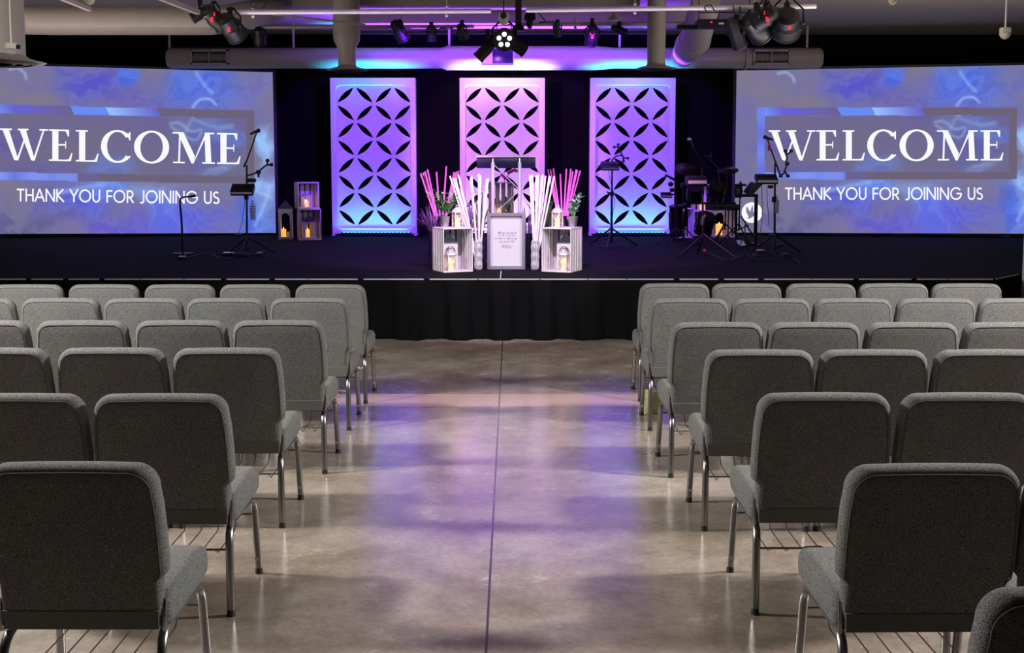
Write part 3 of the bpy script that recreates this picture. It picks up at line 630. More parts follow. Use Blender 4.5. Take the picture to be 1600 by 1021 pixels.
# big ducts under the ceiling
Yb = 14.6; a, b = atY(30, 33, Yb), atY(330, 33, Yb); r = 21 * mpp(Yb)
t = thing('large_air_duct', 'large round air duct under the ceiling above the left screen', 'duct', (a.x, Yb, a.z))
pth = [a + Vector((-.25, -.6, .1)), a + Vector((-.1, -.25, .03)), a + Vector((.12, -.05, 0)), a + Vector((.35, 0, 0)), b, b + Vector((.3, .3, .1)), b + Vector((.6, .9, .25))]
MB().tube(pth, r, 36).build('duct_shell', M['duct'], t, world=True)
jo = atY(1062, 88, YD)
t = thing('elbow_duct', 'round elbow duct joining the long duct right of centre from above', 'duct', (jo.x, YD, jo.z))
r = 24 * mpp(15.6); q1 = atY(1086, 62, 15.9); q0 = atY(1098, 20, 15.1); q00 = atY(1104, -2, 14.6)
MB().tube([(jo.x, YD - .02, zD), (jo.x + .02, YD - .35, zD + .02), q1 + Vector((-.02, .3, -.04)), q1, q1 * .6 + q0 * .4, q0, q00], [r * .8, r * .9, r, r, r * .98, r * .92, r * .85], 36).build('duct_shell', M['duct'], t, world=True, angle=60)
MB().lathe([(r * 1.03, -.02), (r * 1.05, 0), (r * 1.03, .02)], q1, 36, axis=(q0 - q1)).build('seam_band', M['duct'], t, world=True)

# pipe battens and rails
def batten(px0, py0, px1, py1, Y, rpx, lab, hang, m='pipe'):
    a, b = atY(px0, py0, Y), atY(px1, py1, Y); t = thing('pipe_batten', lab, 'pipe', tuple((a + b) / 2), 0, 'pipe battens under the ceiling')
    MB().cyl(a, b, rpx * mpp(Y), n=14).build('pipe', M[m], t, world=True)
    for hx in hang:
        u = (hx - px0) / (px1 - px0); p = a.lerp(b, u); rr = rpx * mpp(Y)
        MB().cyl(p + Vector((0, 0, rr)), (p.x, p.y, CZ), .004, n=6).ball(p + Vector((0, 0, rr + .02)), .02, 8).ball(p - Vector((0, 0, rr + .02)), .02, 8).build('hanger_rod', M[m], t, world=True)
    return t
YB1, YB2 = 13.4, 15.4
batten(314, 19.5, 767, 17, YB1, 3.6, 'bright white pipe batten left of centre nearest the top edge', (395, 698))
batten(822, 16, 1275, 10, YB1, 3.6, 'bright white pipe batten right of centre nearest the top edge', (992, 1179))
batten(380, 43, 741, 41, YB2, 2.6, 'thin pale pipe batten left of centre carrying small lamps', (459, 628), 'duct')
batten(812, 38.5, 1125, 36.5, YB2, 2.6, 'thin pale pipe batten right of centre carrying small lamps', (899,), 'duct')
def rail(px0, py0, Y0, px1, py1, Y1, w_, lab):
    a, b = atY(px0, py0, Y0), atY(px1, py1, Y1); c_ = a.lerp(b, .8); t = MB().cyl(a, b, w_, n=4).cyl(c_, (c_.x, c_.y, CZ), .004, n=6).build('diagonal_rail', M['duct'], None, smooth=False)
    bm = t.data
    for v in bm.vertices: v.co -= a
    t.location = a; tag(t, lab, 'rail', 'diagonal ceiling rails')
rail(90, -6, 11.6, 140, 14.5, 13.0, .03, 'short diagonal ceiling rail near the top left, beside the white pendant')
rail(245, -6, 11.8, 322, 24, 13.3, .035, 'diagonal ceiling rail running down to the left lamp cluster')
rail(425, 22, 13.6, 570, 38.5, 14.5, .016, 'thin diagonal rail crossing in front of the left drop duct')
# black hanging post in the centre
p0 = atY(810, 47, 14.2); t = thing('truss_post', 'black vertical post hanging from the ceiling at centre', 'post', (p0.x, 14.2, p0.z))
MB().box((0, 0, (CZ - p0.z) / 2), (.075, .075, CZ - p0.z)).build('post', M['black'], t, bevel=.005)
MB().box((0, 0, .02), (.13, .13, .06)).build('bracket', M['blackm'], t, bevel=.01)
# pendants
def pendant(px, ytop_box, ybot, Y, lab, dome=True, body=16):
    p = atY(px, ytop_box, Y); k = mpp(Y); t = thing('pendant_sensor', lab, 'sensor', tuple(p)); w_ = body * k; h = (ybot - ytop_box) * k
    MB().cyl((0, 0, 0), (0, 0, CZ - p.z), .007, n=8).build('rod', M['pipe'], t)
    MB().box((0, 0, -h * .25), (w_, w_, h * .5)).build('housing', M['cream'], t, bevel=.008)
    MB().box((w_ * .62, .02, -h * .3), (w_ * .3, w_ * .5, h * .35)).build('junction_box', M['shell'], t, bevel=.004)
    MB().lathe([(w_ * .62, -h * .5), (w_ * .6, -h * .62), (w_ * .42, -h * .85), (w_ * .12, -h)], n=18).build('sensor_dome', M['glass'] if dome else M['cream'], t)
pendant(17, 67, 86, 9.0, 'white pendant sensor hanging on a rod at the far top left', True, 15)
pendant(1571, 43, 61, 9.4, 'white pendant sensor hanging on a rod at the far top right', False, 14)
pendant(140, -8, 7, 11.0, 'small white pendant sensor cut by the top edge, left of centre', False, 12)
pendant(1395, -10, 7, 11.0, 'small white pendant sensor cut by the top edge, right of centre', False, 12)
p = atY(960, 18, 14.6); t = thing('hanging_speaker', 'small pale cone fitting hanging above the right thin batten', 'ceiling fitting', tuple(p))
MB().cyl((0, 0, 0), (0, 0, CZ - p.z), .005, n=6).build('rod', M['duct'], t); MB().lathe([(.012, .0), (.03, -.04), (.09, -.10), (.07, -.11)], n=14).build('cone', M['duct'], t)
# projector box under the duct centre
A, B = atY(752, 78, YD - .55), atY(803, 101.5, YD - .55); t = thing('projector', 'dark boxy projector hanging below the duct above the middle panel', 'projector', ((A.x + B.x) / 2, YD - .55, B.z))
w_, h = B.x - A.x, A.z - B.z
MB().box((0, 0, h / 2), (w_, .42, h)).build('body', M['duct'], t, bevel=.01)
MB().box((w_ * .16, -.212, h / 2), (w_ * .62, .01, h * .96)).build('front_grille', M['shell'], t, bevel=.003)
MB().cyl((0, 0, h), (0, 0, CZ - B.z), .02, n=8).build('mount_pole', M['black'], t)

# stage lamps
def lamp(px, py, Y, aim, lab, size=.11, lens='dlens', leds=0, display=False, clampy=None, group=None, L=.26):
    """par can centred at px,py; aim = direction of the lens"""
    p = atY(px, py, Y); t = thing('stage_lamp', lab, 'stage light', tuple(p), 0, group); d = Vector(aim).normalized()
    q = Vector((0, 0, 1)).rotation_difference(d)
    MB().lathe([(size * .45, -L * .55), (size * .8, -L * .42), (size * .82, -L * .1), (size, 0), (size, L * .42), (size * 1.08, L * .45), (size * 1.08, L * .5), (size * .93, L * .5), (size * .9, L * .46)], (0, 0, 0), 22, axis=d).build('lamp_body', M['black'], t, angle=35)
    if leds:
        le = MB().lathe([(size * .92, L * .465), (size * .5, L * .475)], (0, 0, 0), 22, axis=d).build('lens_plate', M['black'], t)
        for k in range(leds):
            a = 2 * math.pi * k / leds + .3; c = q @ Vector((math.cos(a) * size * .52, math.sin(a) * size * .52, L * .49)); MB().cyl(c, c + d * .012, size * .21, n=14).build('led_lens', M['lens'], le)
    else: MB().lathe([(size * .9, L * .465), (size * .6, L * .485), (size * .2, L * .5)], (0, 0, 0), 22, axis=d).build('lens', M[lens], t)
    side = d.cross(Vector((0, 0, 1))); side = side.normalized() if side.length > .05 else Vector((1, 0, 0))
    top = Vector((0, 0, size * 1.7)); pts = [side * size * 1.12, side * size * 1.12 + Vector((0, 0, size * .9)), top + side * size * .3, top - side * size * .3, -side * size * 1.12 + Vector((0, 0, size * .9)), -side * size * 1.12]
    MB().tube(pts, .011, 6).build('yoke', M['blackm'], t)
    hc = (atY(px, clampy, Y).z - p.z) if clampy else size * 2.4
    MB().cyl(top, (0, 0, hc - .02), .014, n=8).box((0, 0, hc), (.05, .07, .10)).build('clamp', M['black'], t)
    for s in (-1, 1): MB().cyl(side * s * size * 1.1, side * s * size * 1.25, .025, n=10).build('knob', M['black'], t)
    if display: c = q @ Vector((0, 0, -L * .5)); MB().box((0, -size * .9, size * .25), (.07, .01, .035)).box((.0, -size * .93, -size * .35), (.03, .01, .05)).build('red_display', M['red'], t)
    return t
G = 'stage lamps on the battens'
lamp(334, 27, YB1, (.5, .6, -.5), 'black stage lamp with red display at the left end of the left batten', .10, display=True, clampy=19, group=G, L=.3)
lamp(361, 42, YB1, (.35, .7, -.6), 'lower black stage lamp with red display in the left cluster', .12, display=True, clampy=19, group=G, L=.3)
lamp(312, 22, YB1 - .3, (-.6, -.2, -.4), 'small black stage lamp beside the diagonal rail in the left cluster', .06, group=G, L=.2)
lamp(405, 57, YB2, (0, .5, -1), 'dim black stage lamp below the left thin batten', .075, clampy=43, group=G, L=.22)
lamp(624, 49, YB2, (.45, .3, -.8), 'tilted black stage lamp on the left thin batten, white marks on its side', .085, clampy=40, group=G, L=.28)
lamp(674, 52, YB2, (0, .4, -1), 'short black stage lamp on the left thin batten, nearer the centre', .055, clampy=41, group=G, L=.2)
lamp(722, 50, YB2, (.3, .5, -.8), 'black stage lamp at the inner end of the left thin batten', .06, clampy=38, group=G, L=.2)
lamp(788, 60, 14.2, (.0, -1, -.25), 'black stage lamp at centre with five lit white lenses facing the room', .125, leds=5, clampy=30, group=G, L=.24)
lamp(762, 75, 14.3, (-.62, .1, -.62), 'black stage lamp tilted down to the left below the lit centre lamp', .07, group=G, L=.34)
lamp(804, 70, 14.3, (.7, .2, -.45), 'black stage lamp tilted right beside the lit centre lamp', .07, group=G, L=.3)
lamp(828, 30, YB2, (.1, .5, .8), 'upright black stage lamp on the inner end of the right thin batten', .055, clampy=38, group=G, L=.22)
lamp(871, 46, YB2, (.1, .6, -.8), 'narrow black stage lamp on the right thin batten, below a loose cable', .045, clampy=37, group=G, L=.2)
lamp(925, 55, YB2, (-.1, .5, -.8), 'black stage lamp with a red light on the right thin batten', .08, display=True, clampy=35, group=G, L=.26)
lamp(967, 47, YB2, (.6, .2, -.2), 'small black stage lamp at the outer part of the right thin batten', .05, clampy=37, group=G, L=.2)
lamp(1150, 52, YB1, (.4, .5, -.8), 'black stage lamp tilted down under the right equipment box', .085, clampy=30, group=G, L=.34)
lamp(1180, 42, YB1, (.6, .6, -.5), 'large black stage lamp in the right cluster, next to the box', .13, clampy=11, group=G, L=.34)
lamp(1196, 26, YB1 - .38, (-.5, .6, -.4), 'upper black stage lamp with red light in the right cluster', .11, display=True, clampy=11, group=G, L=.26)
lamp(1229, 36, YB1 - .1, (.1, .8, -.5), 'round black stage lamp with red display at the right end of the batten', .16, display=True, clampy=11, group=G, L=.3)
p = atY(787, 28, 14.0); t = thing('dome_camera', 'small dome camera above the lit centre stage lamp', 'camera', tuple(p)); MB().lathe([(.055, .05), (.06, 0), (.05, -.05), (.02, -.08)], n=16).build('housing', M['cream'], t); MB().ball((0, -.045, .02), .04, 12).build('lens', M['black'], t); MB().cyl((0, 0, .04), (0, 0, CZ - p.z), .008, n=6).build('stem', M['black'], t)
YX = YB1 + .45; A, B = atY(1088, 32, YX), atY(1206, 44, YX); t = thing('equipment_box', 'long flat black equipment box hung under the right batten', 'equipment', ((A.x + B.x) / 2, YX, B.z))
w_, h = B.x - A.x, A.z - B.z
MB().box((0, 0, h / 2), (w_, .3, h)).build('case', M['black'], t, bevel=.008)
C_ = atY(1059, 42, YX); MB().box(((C_.x - (A.x + B.x) / 2 - w_ / 2) / 2, 0, h * .12), (-(C_.x - (A.x + B.x) / 2) - w_ / 2 + .02, .12, .045)).build('end_bar', M['blackm'], t)
MB().tube([(-w_ * .47, 0, h), (-w_ * .47, 0, h + .09), (w_ * .2, 0, h + .09), (w_ * .2, 0, h)], .007, 6).build('hanging_frame', M['blackm'], t)
MB().cyl((-w_ * .47, 0, h + .09), (-w_ * .47, 0, CZ - B.z), .006, n=6).build('hanger_rod', M['blackm'], t); MB().cyl((w_ * .2, 0, h + .09), (w_ * .2, 0, CZ - B.z), .006, n=6).build('hanger_rod', M['blackm'], t)
MB().box((-w_ * .33, -.152, h * .6), (.02, .006, .015)).build('red_light', M['red'], t); MB().box((-w_ * .2, -.152, h * .4), (.06, .006, .02)).build('label_plate', M['strip'], t)
# loose cables
def cable(pts, r, m, lab, name='loose_cable', cat='cable', grp=None):
    P = [Vector(q) for q in pts]; out = []
    for i in range(len(P) - 1):
        p0, p1, p2, p3 = P[max(i - 1, 0)], P[i], P[i + 1], P[min(i + 2, len(P) - 1)]
        for j in range(6):
            t_ = j / 6; out.append(.5 * ((2 * p1) + (-p0 + p2) * t_ + (2 * p0 - 5 * p1 + 4 * p2 - p3) * t_ ** 2 + (-p0 + 3 * p1 - 3 * p2 + p3) * t_ ** 3))
    out.append(P[-1]); o = MB().tube([q - P[0] for q in out], r, 6).build(name, M[m]); o.location = P[0]; return tag(o, lab, cat, grp)
G2 = 'cables in the lamp rigs'
yc = YB1 - .06
cable([atY(x, y, yc) for x, y in ((399, -4), (392, 8), (402, 14), (414, 10), (412, -4))], .012, 'black', 'thick black cable loop at the top edge, left of centre', grp=G2)
cable([atY(x, y, yc) for x, y in ((345, 28), (352, 22), (361, 28), (372, 30), (376, 42), (374, 50))], .008, 'black', 'thin black cable looping over the left lamp cluster', grp=G2)
cable([atY(x, y, yc) for x, y in ((1104, 18), (1101, 11), (1110, 8), (1116, 16), (1124, 22), (1120, 32))], .007, 'black', 'black cable looped over the right batten above the box', grp=G2)
cable([atY(x, y, yc) for x, y in ((1146, 8), (1147, 22), (1154, 29), (1156, 10), (1158, 28))], .007, 'black', 'black cable hanging in a double loop right of the box frame', grp=G2)
cable([atY(x, y, yc) for x, y in ((1243, 34), (1251, 38), (1253, 46), (1245, 49), (1239, 45))], .006, 'black', 'thin cable loop at the right side of the round lamp', grp=G2)
cable([atY(x, y, yc) for x, y in ((1162, 28), (1176, 22), (1186, 28), (1196, 12), (1206, 7))], .007, 'black', 'black cable rising over the upper lamp in the right cluster', grp=G2)
cable([atY(x, y, YB2 - .05) for x, y in ((676, 47), (684, 48), (689, 44), (700, 45), (708, 44))], .007, 'black', 'short black cable hanging under the left thin batten', grp=G2)
cable([atY(x, y, YB2 - .05) for x, y in ((841, 20), (847, 27), (852, 34), (842, 35), (862, 34), (872, 36))], .008, 'black', 'black cable bundle lying on the right thin batten', grp=G2)
cable([atY(x, y, 14.1) for x, y in ((776, 46), (777, 38), (783, 36), (790, 40), (797, 38), (800, 46))], .007, 'black', 'thin cables arching above the lit centre lamp', grp=G2)

# ------------------------------------------------------------------ decor on the stage
def slats(mb, c, size, n, axis, gap=.022, rot=None, off=Vector((0, 0, 0))):
    """vertical boards side by side along axis 0/1"""
    L = size[axis]; bw = (L - gap * (n - 1)) / n
    for i in range(n):
        cc = Vector(c); cc[axis] += -L / 2 + bw / 2 + i * (bw + gap); sz = list(size); sz[axis] = bw; mb.box(cc, sz)
    return mb
def make_crate(lab, loc, rz, W_, D_, H_, n=5, group=None):
    """crate on end, open to -y"""
    t = thing('wooden_crate', lab, 'crate', loc, rz, group); th = .012
    for z in (th / 2, H_ - th / 2): MB().box((0, 0, z), (W_, D_, th)).build('end_board', M['crate'], t, bevel=.002)
    for s in (-1, 1): slats(MB(), (s * (W_ / 2 - .004), 0, H_ / 2), (.008, D_, H_ - .002), 5, 1).build('side_slats', M['crate'], t, smooth=False)
    slats(MB(), (0, D_ / 2 - .004, H_ / 2), (W_ - .02, .008, H_ - .004), n, 0).build('back_slats', M['crate'], t, smooth=False)
    return t
def tower_lantern(lab, loc, rz, W_, H_, roof, group=None):
    """wooden lantern: arched front and back, pyramid roof"""
    t = thing('wooden_lantern', lab, 'lantern', loc, rz, group); U = Matrix.Rotation(R(90), 4, 'X'); a = W_ * .34; zs = H_ * .74
    hole = [(-a, H_ * .09), (a, H_ * .09)] + [(a * math.cos(R(q)), zs - a * .2 + a * 1.0 * math.sin(R(q))) for q in range(0, 181, 15)]
    for s in (-1, 1):
        me = outline_mesh([[(-W_ / 2, 0), (W_ / 2, 0), (W_ / 2, H_), (-W_ / 2, H_)], hole], .006, 0); MB().merge(me, Matrix.Translation((0, s * (W_ / 2 - .006), 0)) @ U).build('arched_panel', M['crate'], t, smooth=False)
    for s in (-1, 1):
        me = outline_mesh([[(-W_ / 2 + .012, 0), (W_ / 2 - .012, 0), (W_ / 2 - .012, H_), (-W_ / 2 + .012, H_)], hole], .006, 0)
        MB().merge(me, Matrix.Translation((s * (W_ / 2 - .006), 0, 0)) @ Matrix.Rotation(R(90), 4, 'Z') @ U).build('arched_panel', M['crate'], t, smooth=False)
    MB().box((0, 0, .008), (W_, W_, .016)).build('base_board', M['crate'], t)
    h = W_ / 2 * 1.04; v = [(-h, -h, H_), (h, -h, H_), (h, h, H_), (-h, h, H_), (-h * .55, -h * .55, H_ + roof * .45), (h * .55, -h * .55, H_ + roof * .45), (h * .55, h * .55, H_ + roof * .45), (-h * .55, h * .55, H_ + roof * .45), (-.012, -.012, H_ + roof * .85), (.012, -.012, H_ + roof * .85), (.012, .012, H_ + roof * .85), (-.012, .012, H_ + roof * .85)]
    rf = MB().add(v, [(0, 1, 5, 4), (1, 2, 6, 5), (2, 3, 7, 6), (3, 0, 4, 7), (4, 5, 9, 8), (5, 6, 10, 9), (6, 7, 11, 10), (7, 4, 8, 11), (8, 9, 10, 11), (3, 2, 1, 0)]).build('roof', M['greyroof'], t, smooth=False)
    MB().tube([(.02 * math.cos(R(q)), 0, H_ + roof * .95 + .02 * math.sin(R(q))) for q in range(0, 361, 30)], .003, 6, cap=False).build('hanging_ring', M['greyroof'], rf)
    return t
def candle(lab, loc, r, h, lit=True, group='candles'):
    t = thing('candle', lab, 'candle', loc, 0, group); MB().lathe([(r, 0), (r, h * .97), (r * .9, h), (r * .75, h * .96)], n=18).build('wax', M['wax'] if lit else M['waxoff'], t)
    if lit: MB().lathe([(.002, h * .93), (.006, h + .008), (.004, h + .02), (.001, h + .032)], n=8).build('flame', M['flame'], t)
    else: MB().cyl((0, 0, h * .95), (0, 0, h + .01), .0015, n=5).build('wick', M['ink'], t)
    return t
def metal_lantern(lab, loc, W_, H_, lit=True, rz=0, group='small metal lanterns'):
    """square glass lantern with domed shoulder, criss-cross wires"""
    t = thing('metal_lantern', lab, 'lantern', loc, rz, group); h = W_ / 2; zb = H_ * .68
    MB().box((0, 0, .006), (W_, W_, .012)).build('base_plate', M['lmetal'], t, bevel=.003)
    mb = MB()
    for sx in (-1, 1):
        for sy in (-1, 1): mb.box((sx * (h - .004), sy * (h - .004), zb / 2 + .006), (.008, .008, zb))
    for sy in (-1, 1):
        y = sy * (h - .004); mb.cyl((-h, y, zb), (0, y, zb * .35), .003, n=5).cyl((h, y, zb), (0, y, zb * .35), .003, n=5).cyl((-h, y, .02), (0, y, zb * .45), .003, n=5).cyl((h, y, .02), (0, y, zb * .45), .003, n=5).box((0, y, zb), (W_, .008, .010))
    for sx in (-1, 1): mb.box((sx * (h - .004), 0, zb), (.008, W_, .010))
    mb.build('wire_frame', M['lmetal'], t)
    MB().box((0, 0, zb / 2 + .008), (W_ - .014, W_ - .014, zb - .014)).build('glass_panes', M['glass'], t, smooth=False)
    top = MB().lathe([(h * 1.36, zb), (h * 1.34, zb + .012), (h * 1.15, zb + (H_ - zb) * .3), (h * .75, zb + (H_ - zb) * .55), (h * .5, zb + (H_ - zb) * .62), (h * .48, zb + (H_ - zb) * .72), (h * .3, zb + (H_ - zb) * .74)], n=4 * 5, facet=lambda j, z: 1).build('domed_top', M['lmetal'], t, angle=50)
    MB().tube([(h * .42 * math.cos(R(q)), 0, zb + (H_ - zb) * .74 + (H_ - zb) * .26 * math.sin(R(q))) for q in range(0, 181, 20)], .004, 6).build('handle', M['lmetal'], top)
    return t
def glow(loc, e, name='candle_glow'):
    d = bpy.data.lights.new(name, 'POINT'); d.energy = e; d.color = (1, .55, .16); d.shadow_soft_size = .012; o = bpy.data.objects.new(name, d); COL.objects.link(o); o.location = loc
def pot(lab_t, loc, r0, r1, H_, m='zinc'):
    MB().lathe([(r0, 0), (r1, H_ * .93), (r1 * 1.05, H_ * .94), (r1 * 1.05, H_), (r1 * .93, H_), (r1 * .9, H_ * .9), (.005, H_ * .88)], n=26, facet=None).build('pot', M[m], lab_t)

# the two big crates at the stage edge: bottom corners at the front, turned outwards
def deckp(px, py): return atZ(px, py, DECK)
CR = {}
for s, cpx, lab in ((-1, 693, 'white slatted crate standing on end left of the framed sign'), (1, 892, 'white slatted crate standing on end right of the framed sign')):
    corner = deckp(cpx, 426.5); a = R(-24) * s; W_, D_, H_ = .335, .33, .470
    # local front outer corner (s side) must sit on 'corner'
    loc = corner - rz_(a) @ Vector((s * W_ / 2, -D_ / 2, 0)); loc.z = DECK
    CR[s] = (loc, a); make_crate(lab, tuple(loc), a, W_, D_, H_, 5, 'whitewashed crates')
    c = loc + rz_(a) @ Vector((s * .03, .065, .0122)); side = 'left' if s < 0 else 'right'
    tl = tower_lantern('white arched wooden lantern with grey roof inside the crate %s of the sign' % side, tuple(c), a, .165, .285, .13, 'arched wooden lanterns')
    c2 = loc + rz_(a) @ Vector((s * .055, -.090, .0122))
    metal_lantern('small metal lantern with glowing candle at the bottom of the %s crate' % side, tuple(c2), .100, .25, rz=a)
    candle('glowing candle in the metal lantern at the bottom of the %s crate' % side, (c2.x, c2.y, c2.z + .0125), .026, .09); glow((c2.x, c2.y - .06, c2.z + .12), .25)
    ct = loc + rz_(a) @ Vector((-s * .015, -.05, H_ + .0002))
    c3 = atY(715 if s < 0 else 871, 352, ct.y); c3.z = DECK + H_ + .0005; c3.y = ct.y
    metal_lantern('metal lantern with candle standing on top of the %s crate' % side, tuple(c3), .095, .235, rz=a)
    candle('pale orange candle in the metal lantern on top of the %s crate' % side, (c3.x, c3.y, c3.z + .0125), .026, .085); glow((c3.x, c3.y - .05, c3.z + .11), .10)
    c4 = atY(695 if s < 0 else 895, 352, ct.y + .03); c4.z = DECK + H_ + .0005; 
    t = thing('potted_plant', 'leafy green plant in a galvanised pot on the left crate' if s < 0 else 'blue green bushy plant in a galvanised pot on the right crate', 'plant', (c4.x, ct.y + .03, c4.z))
    pot(t, None, .040, .055, .115); rnd = random.Random(3 + s); mb = MB(); sm = MB()
    for q in range(9 if s < 0 else 7):
        az = rnd.uniform(0, 6.28); tilt = rnd.uniform(.05, .55); d = Vector((math.cos(az) * tilt, math.sin(az) * tilt, 1)).normalized(); Ls = rnd.uniform(.12, .25) + (.05 if s < 0 else .03)
        b0 = Vector((math.cos(az) * .015, math.sin(az) * .015, .10)); b1 = b0 + d * Ls; sm.cyl(b0, b1, .003, .002, 5)
        for z in range(12 if s < 0 else 11):
            u = .25 + .75 * z / 11; bp = b0.lerp(b1, u); aa = rnd.uniform(0, 6.28); dd = Vector((math.cos(aa), math.sin(aa), rnd.uniform(.3, 1.1)))
            if s < 0: mb.leafblade(bp, dd, rnd.uniform(.07, .12), .014, .4, 4)
            else: mb.leafblade(bp, dd, rnd.uniform(.045, .07), .021, .2, 4)
    sm.build('stems', M['leaf'], t); mb.build('foliage', M['leaf' if s < 0 else 'leaf2'], t)
# faceted vases with reeds
for s, vx, lab in ((-1, 747.5, 'left'), (1, 836, 'right')):
    b = deckp(vx, 422); t = thing('faceted_vase', 'tall silver faceted vase on the stage, %s of the framed sign' % lab, 'vase', tuple(b), 0, 'silver faceted vases'); H_ = .325; r0 = .052
    prof = []; nn = 12
    for k in range(3):
        z0 = .012 + k * .095
        for u in (0, .5, 1): prof.append((r0 * (.90, 1.0, .88)[int(u * 2)], z0 + u * .09))
    prof = [(r0 * .7, 0)] + prof + [(r0 * .95, H_ - .022), (r0 * .72, H_ - .006), (r0 * .5, H_), (r0 * .42, H_ - .01)]
    MB().lathe(prof, n=nn, facet=lambda j, z: 1.0 if j % 2 else .9).build('glass_body', M['silver'], t, smooth=False)
    tops = [(703, 275), (708.5, 279), (711.5, 278), (716, 273), (718, 279), (735, 278), (737, 276), (748, 272), (751, 274), (760.5, 280), (763, 279)] if s < 0 else [(827.5, 274), (829, 273), (832, 273), (838, 274), (841, 273), (846.5, 274), (848.5, 273), (852.5, 275), (858.5, 275), (860, 276), (866, 276)]
    for q, (tx, ty) in enumerate(tops):
        top = atY(tx, ty, b.y + (.10 if q % 2 else -.02)); base = Vector((b.x + (tx - vx) * .00035, b.y + (.012 if q % 3 else -.012), DECK + H_ * .25)); loc = base
        o = MB().cyl((0, 0, 0), top - loc, .0095, .0085, 8).build('reed_stick', M['stick']); o.location = loc; tag(o, 'long white reed stick standing in the %s faceted vase beside the sign' % lab, 'stick', 'white reeds in the %s vase' % lab)
# pink reeds in tall dark vases behind the crates
for s, vx, tops, lab in ((-1, 690, [(657, 271), (661, 270), (664, 268), (668, 265), (682, 269), (697.5, 260), (709.5, 269), (712, 270), (714, 268), (717, 267)], 'left'), (1, 879, [(856, 265), (860, 265), (864.5, 263), (875.5, 272), (885, 264), (892, 264), (895, 268), (900.5, 265), (902, 266), (906.5, 267)], 'right')):
    b = deckp(vx, 404); t = thing('tall_vase', 'dark tall vase behind the %s crate, holding pink reeds' % lab, 'vase', tuple(b), 0, 'dark vases behind the crates')
    MB().lathe([(.06, 0), (.085, .1), (.09, .3), (.06, .46), (.05, .50), (.06, .52), (.045, .5)], n=20).build('body', M['shell'], t)
    for q, (tx, ty) in enumerate(tops):
        top = atY(tx, ty, b.y + (.08 if q % 2 else -.04)); loc = Vector((b.x + (tx - vx) * .0012, b.y, DECK + .40))
        o = MB().cyl((0, 0, 0), top - loc, .0105, .010, 8).build('reed_stick', M['stickp']); o.location = loc; tag(o, 'pink lit reed stick rising behind the %s crate' % lab, 'stick', 'pink reeds behind the %s crate' % lab)
# grass plants
for vx, vy, hgt, n_, m, lab, spread in ((676, 405, .62, 60, 'grass', 'dark feathery grass plant behind the left crate', .30), (733, 410, .68, 46, 'grass', 'purple tinted grass plant between the left crate and vase', .26), (750, 404, .78, 26, 'leaf', 'green bladed plant behind the left faceted vase', .12),
                                  (824, 410, .66, 36, 'grass', 'purple tinted grass plant left of the right faceted vase', .24), (846, 403, .80, 30, 'leaf', 'green bladed plant behind the right faceted vase', .16), (862, 398, .66, 40, 'leaf', 'dark green grass plant behind the right crate', .20)):
    b = deckp(vx, vy); t = thing('potted_grass', lab, 'plant', tuple(b)); rnd = random.Random(int(vx)); MB().lathe([(.04, 0), (.05, .2), (.055, .34), (.05, .34), (.04, .3)], n=18).build('pot', M['shell'], t); mb = MB()
    for q in range(n_):
        az = rnd.uniform(0, 6.28); tl = rnd.uniform(.1, 1) * spread * 2.2; d = Vector((math.cos(az) * tl, math.sin(az) * tl, 1)); mb.leafblade((math.cos(az) * .03, math.sin(az) * .03, .31), d, rnd.uniform(.55, 1) * (hgt - .25), .008 if m == 'grass' else .011, rnd.uniform(.3, 1.5), 8)
    mb.build('foliage', M[m], t)
# framed sign
b = deckp(791, 421); t = thing('framed_sign', 'grey framed white sign with purple script on the stage edge at centre', 'sign', tuple(b)); A, B = atY(761.5, 333, b.y), atY(821, 421, b.y); W_, H_ = B.x - A.x, A.z - DECK
th = .036; mb = MB()
for s in (-1, 1): mb.box((s * (W_ / 2 - th / 2), 0, H_ / 2), (th, .055, H_))
mb.box((0, 0, th / 2), (W_ - 2 * th, .055, th)).box((0, 0, H_ - th / 2), (W_ - 2 * th, .055, th)); fr = mb.build('frame', M['fgrey'], t, bevel=.003)
MB().box((0, .012, H_ / 2), (W_ - th, .008, H_ - th)).build('poster', M['paper'], t)
po = t.children[-1]; rnd = random.Random(5)
for li, (zz, x0, x1, hh) in enumerate(((.645, -.09, .105, .014), (.60, -.08, .10, .013), (.545, -.125, .115, .014), (.49, -.075, .085, .013), (.40, -.055, .065, .032))):
    mb = MB(); x = x0
    while x < x1:
        wl = rnd.uniform(.018, .04) if li < 4 else .12; pts = []; nn = max(5, int(wl / .0035)) if li < 4 else 14
        for k in range(nn): pts.append((x + wl * k / nn, .006, H_ * zz + hh * (.5 * math.sin(k * 2.1 + x * 90) + rnd.uniform(-.35, .35)) + (hh * .8 if rnd.random() < .12 else 0)))
        mb.tube(pts, .0016 if li < 4 else .0022, 4); x += wl + .010
    mb.build('script_line', M['ink'], po)
# lectern
b = deckp(791, 417) ; b.y += .28; A, B = atY(744, 243.5, b.y), atY(837.5, 263, b.y); t = thing('lectern', 'modern lectern with two silver posts and a dark blue slanted top', 'lectern', (b.x, b.y, DECK)); W_ = B.x - A.x; zt = A.z - DECK; zb = B.z - DECK; cx = (A.x + B.x) / 2 - b.x
mb = MB().add([(cx - W_ / 2, -.0, zt), (cx + W_ / 2, -.0, zt), (cx + W_ / 2 - .01, .36, zt - .02), (cx - W_ / 2 + .01, .36, zt - .02), (cx - W_ / 2, -.012, zt - .018), (cx + W_ / 2, -.012, zt - .018), (cx + W_ / 2 - .01, .36, zt - .04), (cx - W_ / 2 + .01, .36, zt - .04)], [(0, 1, 2, 3), (7, 6, 5, 4), (0, 4, 5, 1), (1, 5, 6, 2), (2, 6, 7, 3), (3, 7, 4, 0)])
mb.build('top_shelf', M['acry'], t, smooth=False)
